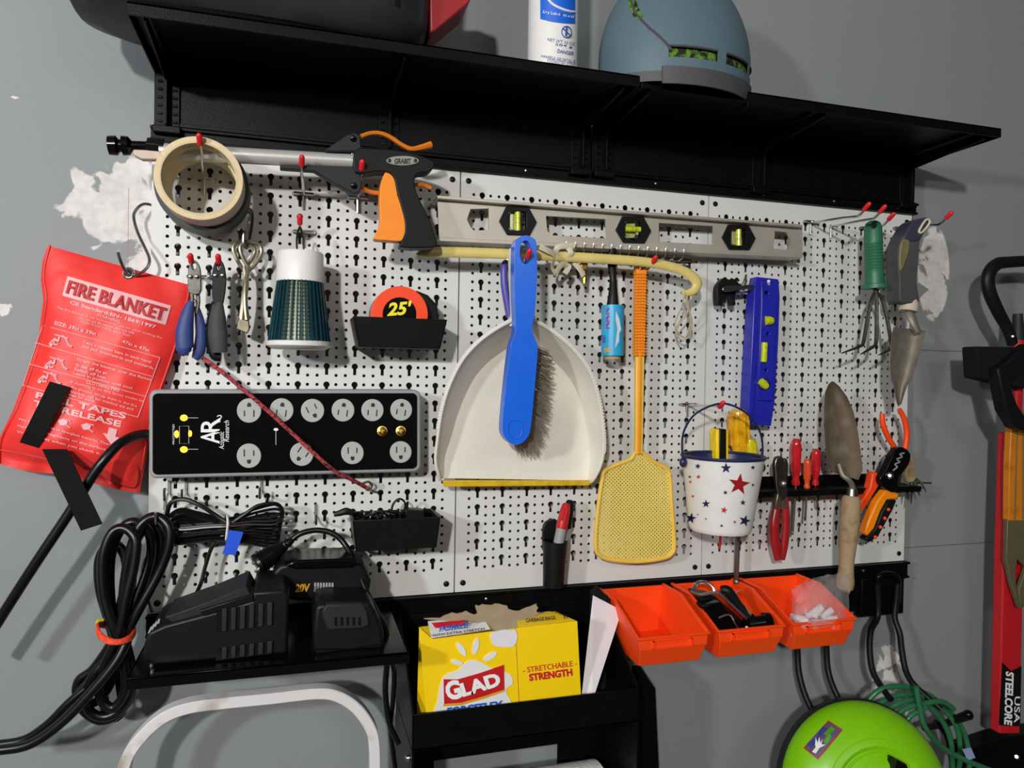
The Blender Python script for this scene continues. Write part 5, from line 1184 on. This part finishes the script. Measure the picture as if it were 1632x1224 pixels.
b = B()
for (cx, cy, L_, a, w_) in ((738, 1044, 21, -2.15, 6), (757, 1042, 22, -1.35, 6), (777, 1052, 20, -.55, 6), (732, 1058, 16, -2.9, 5)):
    q = [(cx + L_*.55*math.cos(a) + L_*.6*math.cos(t)*math.cos(a) - w_*math.sin(t)*math.sin(a)*.8 - L_*.3*math.cos(a), cy + L_*.6*math.sin(a)*.9 + L_*.6*math.cos(t)*math.sin(a) + w_*math.sin(t)*math.cos(a)*.8) for t in [i*math.pi/8 for i in range(16)]]
    b.slab(q, fd+.05, .05)
b.slab(crom([(730, 1068), (742, 1056), (754, 1052), (768, 1056), (782, 1064), (800, 1070), (814, 1076), (817, 1090), (806, 1100), (818, 1125), (822, 1146), (694, 1160), (697, 1120), (706, 1080)], 3, True), fd+.04, .05)
link('bag_picture', b, 'white', T)
link('brand_banner', B().slab([(707, 1083), (730, 1083), (765, 1073), (803, 1060), (804, 1100), (770, 1112), (735, 1122), (708, 1124)], fd+.08, .05), 'red', T)
link('banner_edge', B().slab([(707, 1122), (735, 1120), (770, 1110), (804, 1099), (804, 1102), (770, 1114), (735, 1124), (707, 1126)], fd+.085, .03), 'inkgold', T)
link('banner_text', B().text('G', 714, 1118, 738, 1112, 31, fd+.09, .05).text('LAD', 738, 1111, 800, 1092, 22, fd+.09, .05), 'inkwhite', T)
b = B().text('- STRETCHABLE -', 834, 1073, 920, 1061, 9, fd+.02, .01).text('STRENGTH', 844, 1086, 913, 1077, 12, fd+.02, .05)
link('side_text', b, 'inkred', T)
link('line_text', B().text('FORCEFLEX', 712, 1142, 803, 1130, 14, fd+.1, .04, .2).text('FORCE', 700, 1007, 748, 1000, 8, fd+.1, .03, .2), 'bluelabel', T)
link('small_print', B().text('WITH EXTRA STRETCH', 688, 1015, 772, 1004, 4, fd+.09, .01), 'inkblack', T)
link('top_text', B().text('GARBAGE BAGS', 838, 992, 885, 987, 6, fd, .02).text('39', 898, 987, 906, 985, 6, fd, .02), 'inkblack', T)
link('flap_logo', B().slab([(688, 993), (742, 988), (740, 997), (694, 1001)], fd+.0, .03), 'red', T)

solo('envelope', B().prism([P(945, 949, 2.2), P(991, 973, 2.6), P(944, 1118, 5.1), P(926, 1117, 4.9)], (.02, .03, 0)), 'whitepaper', 'white paper envelope leaning between the yellow box and the bin', 'envelope')
T = thing('black_pouch', 'black textured pouch behind the white envelope in the holder', 'pouch', P(970, 1110, 3))
link('pouch_body', B().slab(crom([(945, 945), (965, 948), (992, 968), (990, 1010), (978, 1040), (975, 1090), (950, 1115), (940, 1110)], 2, True), 1.9, .5), 'strap', T, bevel=.1)
link('zip_pull', B().slab([(958, 1090), (964, 1090), (963, 1106), (957, 1106)], 2.0, .1), 'steel', T)

# ------------------------------------------------------------------ charger shelf
T = thing('charger_shelf', 'small black metal shelf at lower left carrying the battery chargers', 'shelf', V(6.3, 25.1, 3.5))
link('shelf_board', B().box(.45, 12.35, 24.55, 24.65, 0.15, 7.25).box(.45, 12.35, 24.55, 25.05, 7.15, 7.25).box(.45, .55, 24.55, 25.05, 0.15, 7.2).box(12.25, 12.35, 24.55, 25.05, .15, 7.2), 'blackgloss', T, bevel=.02)
link('back_lip', B().box(.45, 12.35, 24.2, 25.4, .13, .25), 'blackmetal', T)
for (x, y) in ((242, 1062), (243, 1072)):
    u, d = PV(x, y, 24.55); link('bolt', B().lathe(V(u, 24.56, d), V(u, 24.42, d), [(0, .1), (1, .07)], 8), 'chrome', T)

def wedge(b, pts, d0, d1, scale=.9, sh=(0, 0)):   # front outline at d0, back outline shrunk at d1
    f = [P(x, y, d0) for x, y in pts]; bk_ = [Vector((p.x, -d1, p.z)) for p in f]; n = len(f)
    return b.add(f + bk_, [tuple(range(n)), tuple(range(2*n-1, n-1, -1))] + [(i, (i+1) % n, n+(i+1) % n, n+i) for i in range(n)])
T = thing('battery_charger', 'wide black battery charger with slanted top on the small shelf', 'charger', P(340, 1055, 5))
link('charger_body', wedge(B(), [(229, 1028), (236, 1008), (262, 996), (345, 974), (400, 958), (403, 943), (452, 940), (461, 950), (458, 1042), (300, 1056), (246, 1061), (231, 1050)], 6.3, 2.6), 'blackplastic', T, bevel=.14, seg=3)
link('battery_slide', wedge(B(), [(262, 984), (335, 958), (392, 934), (402, 952), (352, 967), (322, 984), (276, 994)], 6.1, 3.4), 'greyplastic', T, bevel=.05)
link('slide_groove', wedge(B(), [(318, 974), (402, 948), (405, 958), (324, 982)], 6.4, 5.0), 'rubber', T, bevel=.02)
for yy, hh in ((966, 40), (1028, 22)):
    link('vent_recess', B().slab([(345, yy+6), (434, yy-6), (433, yy+hh-8), (344, yy+hh+3)], 6.33, .06), 'rubber', T)
    for k in range(6):
        x = 354 + k*14.5; y0 = yy + 4.5 - k*1.9; y1 = yy + hh + 1 - k*1.8
        link('vent_slat', B().slab([(x, y0), (x+8, y0-1), (x+7, y1-1), (x-1, y1)], 6.43, .1), 'greyplastic', T, bevel=.03)
b = B()
for k in range(4): b.slab([(235+k*5, 1010-k*5), (239+k*5, 1008-k*5), (243+k*4, 998-k*4), (240+k*4, 999-k*4)], 6.33, .05)
link('indicator_label', b, 'stripgrey', T)
link('foot', B().lathe(P(245, 1058, 5.6), P(245, 1068, 5.6), [(0, .18), (1, .16)], 10), 'rubber', T)
T = thing('battery_pack', 'black 20 volt battery pack behind the chargers with yellow lettering', 'battery', P(510, 950, 2.5))
link('case', wedge(B(), [(434, 912), (445, 901), (475, 893), (560, 893), (580, 903), (592, 925), (588, 948), (570, 960), (470, 958), (436, 952)], 3.6, .8), 'blackplastic', T, bevel=.2, seg=3)
link('case_top', wedge(B(), [(452, 902), (470, 893), (560, 890), (572, 897), (560, 905), (470, 908)], 3.9, 1.4), 'blackgloss', T, bevel=.1)
link('volt_text', B().text('20V', 470, 944, 495, 943, 13, 3.64, .04, .2), 'inkgold', T)
b = B()
for k in range(7): b.text('WARNING LI ION', 503 + k*4.6, 958, 504 + k*4.6, 929, 3.2, 3.64, .01)
link('side_print', b, 'inkwhite', T)
T = thing('battery_dock', 'smaller black ribbed battery at the right end of the small shelf', 'battery', P(555, 1050, 5.5))
link('case', wedge(B(), [(502, 970), (508, 962), (590, 960), (598, 972), (612, 1005), (613, 1030), (606, 1041), (520, 1050), (500, 1042), (498, 1010)], 6.2, 3.4), 'blackplastic', T, bevel=.2, seg=3)
link('case_top', wedge(B(), [(513, 975), (520, 963), (578, 962), (586, 975), (590, 998), (575, 1003), (522, 1005), (516, 990)], 6.32, 5), 'greyplastic', T, bevel=.1)
for k in range(5): link('contact_slot', B().slab([(533+k*9.5, 984), (537+k*9.5, 984), (537+k*9.5, 997), (533+k*9.5, 997)], 6.36, .08), 'rubber', T)
link('case_seam', B().tube([P(500, 1035, 6.24), P(560, 1034, 6.24), P(612, 1026, 6.24)], .04, 5), 'rubber', T)

# ------------------------------------------------------------------ cables at the left
random.seed(21)
T = thing('cable_coil', 'thick black cable coil tied with an orange cord, hanging at lower left', 'cable', P(190, 1145, 1.5))
b_l = [
 [(247, 823, 2.2), (268, 838, 2.4), (270, 868, 2.5), (255, 910, 2.5), (225, 965, 2.6), (203, 1005, 2.6), (176, 1045, 2.6), (150, 1075, 2.6), (135, 1110, 2.4), (148, 1138, 2.2), (178, 1140, 2.2), (205, 1115, 2.3), (210, 1070, 2.4), (200, 1020, 2.3), (196, 960, 2.3), (205, 890, 2.3), (222, 840, 2.3)],
 [(215, 832, 2.0), (238, 850, 1.8), (240, 890, 1.7), (220, 950, 1.9), (195, 1010, 2.0), (172, 1060, 2.0), (130, 1100, 1.9), (128, 1125, 1.9), (160, 1148, 1.8), (195, 1130, 1.8), (200, 1080, 1.8), (186, 1020, 1.9), (176, 960, 2.0), (176, 890, 2.0), (192, 845, 2.0)],
 [(198, 842, 2.5), (216, 860, 2.7), (214, 900, 2.8), (200, 960, 2.9), (190, 1010, 2.9), (165, 1065, 2.7), (160, 1110, 2.5), (180, 1128, 2.5), (200, 1100, 2.6), (197, 1050, 2.7), (182, 1005, 2.8), (166, 950, 2.7), (164, 890, 2.6), (178, 850, 2.5)],
 [(186, 868, 1.5), (200, 890, 1.5), (200, 930, 1.6), (186, 990, 1.7), (180, 1020, 1.7), (150, 1065, 1.5), (126, 1085, 1.4), (125, 1110, 1.4), (150, 1120, 1.4), (175, 1090, 1.5), (185, 1040, 1.6), (174, 990, 1.7), (160, 940, 1.6), (158, 895, 1.5), (170, 870, 1.5)],
 [(240, 835, 1.2), (256, 860, 1.2), (248, 900, 1.3), (232, 940, 1.4), (206, 1000, 1.5), (190, 1060, 1.4), (195, 1130, 1.2), (175, 1142, 1.2), (165, 1100, 1.3), (185, 1010, 1.4), (208, 940, 1.3), (214, 870, 1.2)]]
for q in b_l: link('cable_loop', B().ptube(q, .23, 10, sm=6, closed=True), 'rubber', T)
link('cable_tail', B().ptube([(203, 1020, 3.0), (185, 1055, 3.2), (150, 1098, 3.3), (100, 1150, 3.3), (50, 1185, 3.2), (0, 1195, 3.0), (-60, 1198, 2.8)], .23, 10), 'rubber', T)
link('cable_tail', B().ptube([(190, 1040, 2.4), (150, 1085, 2.5), (110, 1120, 2.5), (75, 1155, 2.4), (35, 1180, 2.2), (-20, 1188, 2.0)], .2, 10), 'rubber', T)
for k in range(3): link('orange_tie', B().ptube([(156, 994+k*4, 2.4), (158, 1006+k*4, 3.0), (172, 1018+k*3, 3.4), (190, 1021+k*2, 3.5), (207, 1014+k*3, 3.2), (214, 1004+k*3, 2.5), (208, 997+k*3, 1.2), (185, 1000+k*3, .9), (162, 992+k*3, 1.2)], .08, 6, closed=True), 'tieorange', T)
link('tie_tail', B().ptube([(154, 996, 2.4), (156, 990, 2.5), (165, 988, 2.4)], .07, 6), 'ambergreen', T)
def phook(x, y, lab, d=2.0, ln_=.35, g='small chrome peg hooks at the lower left'):
    u, v = uv(x, y, d); u0, v0 = uv(x, y, d)
    T = thing('peg_hook', lab, 'hook', V(u, v, 0), g)
    link('wire', B().tube([V(u, v+.25, -.1), V(u, v+.35, .3), V(u, v+.5, d*.6), V(u, v+.45, d-.1), V(u, v+.2, d), V(u, v-.1, d)], .07, 8).tube([V(u, v+.3, .15), V(u, v-.35, .12)], .06, 6), 'chrome', T)
phook(262, 783, 'chrome peg hook just below the power strip\'s left corner', 1.4); phook(290, 783, 'empty chrome peg hook above the thin cable bundle\'s left end', 1.4)
phook(414, 780, 'chrome peg hook holding the right end of the thin cable bundle', 1.6); phook(504, 822, 'chrome peg hook carrying the plug cord', 1.6); phook(248, 820, 'chrome peg hook carrying the thick cable coil', 2.6)

T = thing('cable_bundle', 'thin black cable bundle with white tie and blue tape below the power strip', 'cable', P(360, 870, 1.5))
for k in range(9):
    y = 828 + k*4.2; o = (k % 3)*.2; rr = .075
    q = [(272 - 3*(k % 2), y-8+k, 1.3+o), (266+k, y+3, 1.5+o), (290, y+9-k*.5, 1.6+o), (330, y+6-k*.8, 1.7+o), (363, y+4-k*.6, 1.8+o), (400, y-2+k*.9, 1.7+o), (435, y-4+k*1.8, 1.6+o), (451 - k, y-14+k*2.6, 1.4+o), (440, y-24+k*3.0, 1.2+o), (405, y-16+k*1.5, 1.3+o), (363, y-1-k*.4, 1.4+o), (320, y-10, 1.3+o), (290, y-17, 1.2+o)]
    link('cable_loop', B().ptube(q, rr, 6, sm=5, closed=True), 'rubber', T)
link('cable_arc', B().ptube([(264, 850, 1.5), (266, 820, 1.5), (274, 800, 1.6), (295, 796, 1.7), (320, 806, 1.8), (345, 822, 1.8), (366, 836, 1.9)], .11, 8), 'rubber', T)
link('cable_arc', B().ptube([(366, 836, 1.9), (390, 820, 1.9), (412, 806, 1.8), (440, 803, 1.7), (450, 815, 1.6), (448, 832, 1.5)], .1, 8), 'rubber', T)
link('cable_down', B().ptube([(392, 846, 1.9), (360, 852, 1.9), (340, 868, 1.8), (328, 900, 1.8), (320, 930, 2.0), (308, 955, 2.6), (296, 975, 3.6), (285, 985, 4.4)], .1, 8), 'rubber', T)
link('cable_side', B().ptube([(300, 845, 1.3), (268, 858, 1.2), (240, 880, 1.4), (228, 905, 1.5), (232, 940, 1.8), (242, 975, 3.0)], .07, 8), 'rubber', T)
link('white_tie', B().ptube([(362, 822, 1.9), (363, 832, 2.4), (362, 845, 2.4), (360, 862, 2.1), (362, 850, .9), (363, 830, .9)], .06, 6, closed=True), 'white', T)
link('blue_tape', B().slab([(365, 845), (388, 848), (382, 866), (375, 885), (354, 883), (360, 866)], 2.45, .04), 'bluetape', T)
T = thing('plug_cord', 'black round plug on a cord draped over a hook by the battery pack', 'plug', P(430, 915, 2))
a, c = P(408, 902, 2.6), P(466, 860, 2.0)
link('plug_body', B().lathe(a, c, [(0, .42), (.03, .55), (.1, .58), (.16, .5), (.18, .58), (.24, .5), (.26, .57), (.32, .49), (.34, .55), (.4, .47), (.42, .52), (.55, .4), (.75, .25), (.78, .28), (.82, .22), (.86, .24), (1, .16)], 20), 'rubber', T)
for (x, y) in ((404, 897), (408, 910), (415, 913)): link('pin', B().tube([P(x+5, y-4, 2.6), P(x-2, y+2, 2.7)], .07, 8), 'chrome', T)
link('cord', B().ptube([(464, 861, 2.0), (480, 850, 2.0), (505, 845, 2.0), (530, 850, 2.1), (550, 868, 2.3), (567, 900, 3.0), (583, 940, 3.8), (600, 975, 4.5), (615, 1005, 4.6), (617, 1050, 4.6), (614, 1100, 4.2), (620, 1150, 4.2), (635, 1185, 4.2)], .15, 10), 'rubber', T)
link('cord', B().ptube([(620, 1040, 4.0), (628, 1070, 3.8), (626, 1120, 3.8), (622, 1160, 3.8), (630, 1230, 3.8)], .13, 8), 'rubber', T)

# ------------------------------------------------------------------ white bent frame
T = thing('bent_frame', 'white painted bent metal frame with rust spots under the small shelf', 'frame', P(400, 1230, 3))
fr = [(190, 1260, 3.2), (200, 1215, 3.2), (222, 1180, 3.2), (258, 1147, 3.2), (300, 1130, 3.2), (360, 1122, 3.2), (430, 1115, 3.2), (505, 1107, 3.2), (540, 1112, 3.2), (570, 1132, 3.2), (592, 1165, 3.2), (598, 1200, 3.2), (598, 1260, 3.2)]
pts = crom(fr, 8); pp = [P(*q) for q in pts]
rows = []
for i, p in enumerate(pp):
    t = (pp[min(i+1, len(pp)-1)] - pp[max(i-1, 0)]).normalized(); n = Vector((t.z, 0, -t.x)).normalized()
    rows.append([p + n*.28*a_ + Vector((0, -.02*0 + dd_, 0)) for a_, dd_ in ((-1, .06), (-.8, 0), (.8, 0), (1, .06), (1, .75), (-1, .75), (-1, .06))])
link('flat_bar', B().grid(rows), 'rustwhite', T, ang=30)

# ------------------------------------------------------------------ hook plates, wheelbarrow hooks
def plate(u0, u1, v0, v1, lab, dots):
    T = thing('hook_plate', lab, 'hook plate', V((u0+u1)/2, v1, .3))
    link('plate', B().box(u0, u1, v0, v1, -.3, .3), 'blackmetal', T, bevel=.08)
    if dots:
        for uu in (u0+.45, u0+.95, u0+1.6, u0+2.1):
            for k in range(5): link('slot_tab', B().box(uu-.09, uu+.09, v0+.6+k*.42, v0+.74+k*.42, .3, .42), 'blackgloss', T)
    return T
def fork(T, L_pts, R_pts, r=.2):
    link('prong', B().ptube(L_pts, r, 10), 'blackplastic', T); link('prong', B().ptube(R_pts, r, 10), 'blackplastic', T)
uA, vA_ = uv(1374, 906, .3); uB, vB_ = uv(1440, 985, .3); 
plate(uv(1290, 906, .3)[0], uA-.15, 25.35, 27.3, 'plain black steel plate under the board\'s right end', False)
T = plate(uA, uB, 25.1, 27.75, 'black steel plate with slots holding the right-hand double hook', True)
link('hook_arch', B().ptube([(1400, 960, .6), (1398, 930, .9), (1401, 918, 1.0), (1413, 914, 1.0), (1427, 917, 1.0), (1432, 928, .9), (1431, 960, .6)], .17, 10), 'blackgloss', T)
fork(T, [(1398, 930, .9), (1400, 960, .9), (1398, 985, 1.0), (1388, 1005, 1.4), (1386, 1035, 1.8), (1391, 1070, 2.4), (1405, 1095, 3.2), (1420, 1115, 4.2)], [(1431, 930, .9), (1428, 960, .9), (1426, 985, 1.0), (1434, 1010, 1.4), (1437, 1035, 1.8), (1444, 1070, 2.4), (1460, 1095, 3.2), (1500, 1130, 4.4)])
T = thing('double_hook', 'pair of curved black steel hooks coming down behind the orange bins', 'hook', P(1300, 1150, 1))
link('hook_base', B().box(uv(1262, 990, .2)[0], uv(1330, 990, .2)[0], 25.4, 27.6, -.1, .25), 'blackmetal', T, bevel=.05)
fork(T, [(1270, 990, .4), (1271, 1035, .5), (1273, 1070, .8), (1282, 1105, 1.4), (1298, 1140, 2.2), (1315, 1175, 3.0)], [(1316, 990, .4), (1317, 1035, .5), (1320, 1070, .8), (1330, 1100, 1.4), (1348, 1135, 2.2), (1365, 1165, 3.0)])

# ------------------------------------------------------------------ green machine
T = thing('garden_blower', 'lime green round power tool housing with a glove warning sticker', 'garden tool', P(1380, 1300, 6))
ce = (1375, 1262); kd = pxin(*ce, 7); R_ = 141/kd
cC = P(*ce, 5.4); rings = []
axis = (V(CU, CV, CD) - cC).normalized(); axis = (axis*.15 + Vector((-.12, -.9, .25))).normalized()
prof = [(0, 1.0), (.12, 1.01), (.25, .99), (.42, .94), (.6, .85), (.75, .73), (.85, .6), (.86, .57), (.80, .52), (.84, .46), (.93, .4), (.97, .28), (1.0, .1)]
link('housing', B().lathe(cC, cC + axis*2.6, [(t, R_*r) for t, r in prof], 64), 'lime', T)
link('back_rim', B().lathe(cC - axis*.6, cC + axis*.1, [(0, R_*1.0), (.3, R_*1.03), (1, R_*1.03)], 64), 'blackplastic', T)
for k in range(5):
    rr = R_*(.50 + k*.07); e = axis.cross(Vector((0, 0, 1))).normalized(); f_ = e.cross(axis).normalized(); h_ = 2.6*(.83 - .02*k - .1*max(0, k-2))
    link('ridge', B().tube([cC + axis*(h_+.02) + e*rr*math.cos(t) + f_*rr*math.sin(t) for t in [(-.25+i*.05)*-1 + 2.2 if False else .35+i*.07 for i in range(24)]], .07, 6), 'lime', T)
def dst(x, y):    # ray against the housing: step inwards
    d = 9.0; e1 = axis
    while d > 4.5:
        p = P(x, y, d) - cC; h = p.dot(e1)/2.6; r = (p - e1*p.dot(e1)).length/R_
        if h < 1:
            for (t0, r0_), (t1, r1_) in zip(prof[:7], prof[1:7]):
                if t0 <= h <= t1 and r <= r0_ + (r1_-r0_)*(h-t0)/(t1-t0): return d
            if h <= .85 and h > 0 and r < .6: return d
        d -= .03
    return d
def sub4(q, n=10):
    a, b_, c, d = q; return [[(a[0]+(b_[0]-a[0])*s_+(d[0]-a[0])*t+(a[0]-b_[0]+c[0]-d[0])*s_*t, a[1]+(b_[1]-a[1])*s_+(d[1]-a[1])*t+(a[1]-b_[1]+c[1]-d[1])*s_*t) for s_ in [i/n for i in range(n+1)]] for t in [j/n for j in range(n+1)]]
link('sticker_border', B().grid([[P(x, y, dst(x, y)+.03) for x, y in r] for r in sub4([(1320, 1148), (1344, 1163), (1304, 1211), (1280, 1192)])]), 'inkred', T)
link('sticker', B().grid([[P(x, y, dst(x, y)+.045) for x, y in r] for r in sub4([(1320, 1150), (1342, 1163), (1304, 1208), (1282, 1192)])]), 'stickergrey', T)
link('sticker_panel', B().grid([[P(x, y, dst(x, y)+.055) for x, y in r] for r in sub4([(1312, 1157), (1318, 1162), (1293, 1192), (1286, 1186)], 5)]), 'stickerblue', T)
ds_ = dst(1312, 1178)
b = B(); dS = lambda x, y: dst(x, y)+.075
b.poly([(1294, 1198), (1300, 1201), (1306, 1192), (1316, 1187), (1309, 1186), (1311, 1178), (1307, 1184), (1306, 1174), (1303, 1184), (1300, 1175), (1299, 1187), (1300, 1191)], dS)
link('glove_mark', b, 'inkwhite', T)
b = B(); b.poly([(1315, 1188), (1322, 1182), (1325, 1172), (1320, 1170), (1313, 1180)], dS); b.poly([(1312, 1169), (1325, 1157), (1331, 1162), (1319, 1174)], dS)
link('glove_mark', b, 'stickergreen', T)
link('vent_opening', B().slab([(1428, 1210), (1445, 1218), (1452, 1235), (1425, 1235)], 7.6, .6), 'rubber', T, bevel=.05)

# hose coil and black bracket
T = thing('green_hose', 'thin dark green hose coiled behind the lime green machine', 'hose', P(1460, 1200, 3))
for q in ([(1385, 1115, 3.2), (1405, 1098, 3.4), (1440, 1094, 3.4), (1475, 1105, 3.3), (1510, 1130, 3.2), (1535, 1165, 3.2), (1545, 1210, 3.2), (1540, 1260, 3.2)], [(1395, 1125, 3.6), (1430, 1108, 3.7), (1470, 1110, 3.6), (1500, 1128, 3.5), (1525, 1160, 3.5), (1530, 1210, 3.4), (1520, 1260, 3.4)], [(1405, 1135, 3.9), (1440, 1118, 4.0), (1465, 1118, 4.0), (1495, 1140, 3.9), (1515, 1180, 3.8), (1518, 1240, 3.8)], [(1420, 1145, 4.2), (1445, 1128, 4.3), (1470, 1122, 4.3), (1500, 1118, 4.2), (1520, 1130, 4.1)], [(1440, 1158, 4.3), (1452, 1140, 4.4), (1475, 1128, 4.4)],
          [(1460, 1095, 4.6), (1466, 1130, 4.6), (1475, 1160, 4.7), (1500, 1190, 4.8), (1540, 1212, 4.8), (1590, 1232, 4.8)]):
    link('hose_loop', B().ptube(q, .17, 10), 'hose', T)
link('tag', B().slab([(1535, 1195), (1548, 1192), (1555, 1208), (1543, 1212)], 4.9, .1), 'cangreen', T, bevel=.02)
T = thing('hose_bracket', 'black bracket arm with rounded end inside the hose coil', 'bracket', P(1500, 1180, 2))
link('arm', B().ptube([(1470, 1160, 1.5), (1500, 1155, 2.5), (1520, 1148, 3.4), (1544, 1139, 4.6)], [.2, .22, .26, .32], 12), 'blackplastic', T)
link('knob', B().ell(P(1543, 1139, 4.7), .3, .3, .3, 14, 10), 'blackgloss', T)
link('cross_arm', B().ptube([(1490, 1150, 2.4), (1510, 1175, 2.6), (1520, 1230, 2.6)], .2, 8), 'blackplastic', T)

# ------------------------------------------------------------------ tools at the right edge
T = thing('tool_holder_rail', 'black wall rail at the lower right corner under the red bar', 'rail', P(1590, 1220, 1))
link('rail', B().slab([(1540, 1196), (1600, 1176), (1700, 1160), (1700, 1300), (1540, 1300)], .6, 1.4), 'blackmetal', T, bevel=.05)
link('bolt', B().lathe(P(1620, 1206, .6), P(1620, 1206, .75), [(0, .22), (1, .12)], 10), 'chrome', T)
T = thing('d_handle', 'black D-shaped grip handle with red shaft at the right edge', 'handle', P(1615, 560, 2))
link('grip', B().ptube([(1614, 548, 2.2), (1606, 525, 2.2), (1590, 495, 2.2), (1577, 465, 2.2), (1575, 440, 2.2), (1586, 423, 2.2), (1605, 418, 2.2), (1660, 418, 2.2), (1680, 440, 2.2), (1660, 500, 2.2), (1628, 548, 2.2)], [.4, .4, .45, .48, .48, .45, .4, .38, .4, .4, .4], 12, flat=.8), 'blackplastic', T)
link('socket', B().lathe(P(1622, 500, 2.2), P(1622, 545, 2.2), [(0, .3), (1, .42)], 14), 'greyplastic', T)
link('grip_screw', B().lathe(P(1614, 536, 2.5), P(1614, 536, 2.75), [(0, .14), (1, .08)], 8), 'chrome', T)
link('shaft', B().lathe(P(1622, 542, 2.2), P(1616, 700, 1.9), [(0, .42), (1, .42)], 18), 'red', T)
T = thing('black_clamp_grip', 'black rubber holder clamp around the tools at the right edge', 'clamp', P(1590, 640, 3))
link('clamp_block', B().slab([(1557, 552), (1632, 553), (1660, 560), (1640, 620), (1600, 612), (1560, 602)], 3.3, 1.2), 'strap', T, bevel=.12)
link('clamp_strap', B().slab([(1590, 588), (1602, 580), (1606, 600), (1622, 645), (1640, 672), (1650, 690), (1636, 688), (1620, 682), (1604, 655)], 4.0, .9), 'blackplastic', T, bevel=.1)
link('clamp_strap', B().slab([(1592, 588), (1640, 548), (1660, 548), (1660, 575), (1604, 610)], 3.9, .8), 'blackplastic', T, bevel=.1)
T = thing('steel_bar', 'red steel bar tool with white lettering at the right edge', 'bar tool', P(1608, 1170, 1.8))
link('bar', B().slab([(1606, 690), (1636, 690), (1632, 860), (1630, 1000), (1626, 1170), (1593, 1170), (1596, 1040), (1600, 860)], 2.1, .8), 'red', T, bevel=.12)
link('black_label', B().slab([(1598, 1056), (1612, 1070), (1628, 1062), (1626, 1158), (1594, 1156)], 2.14, .1), 'blackplastic', T)
link('bar_text', B().text('STEELCORE', 1603, 1070, 1600, 1156, 13, 2.16, .04, .15).text('USA', 1617, 1110, 1616, 1152, 9, 2.16, .01), 'inkwhite', T)
T = thing('orange_blade_tool', 'orange painted tool with forked olive steel end in front of the red bar', 'tool', P(1620, 920, 3))
link('orange_blade', B().slab([(1613, 660), (1660, 650), (1665, 830), (1608, 830), (1609, 740)], 2.75, .5), 'shovelorange', T, bevel=.06)
link('blade_ridge', B().tube([P(1621, 670, 2.78), P(1617, 828, 2.78)], .05, 6).tube([P(1630, 670, 2.78), P(1630, 828, 2.78)], .05, 6), 'olivegrey', T)
link('steel_fork', B().slab([(1606, 828), (1660, 828), (1660, 960), (1640, 965), (1626, 970), (1624, 940), (1636, 905), (1622, 890), (1618, 908), (1620, 935), (1625, 970), (1612, 930), (1604, 892)], 2.7, .3), 'olivegrey', T, bevel=.04)
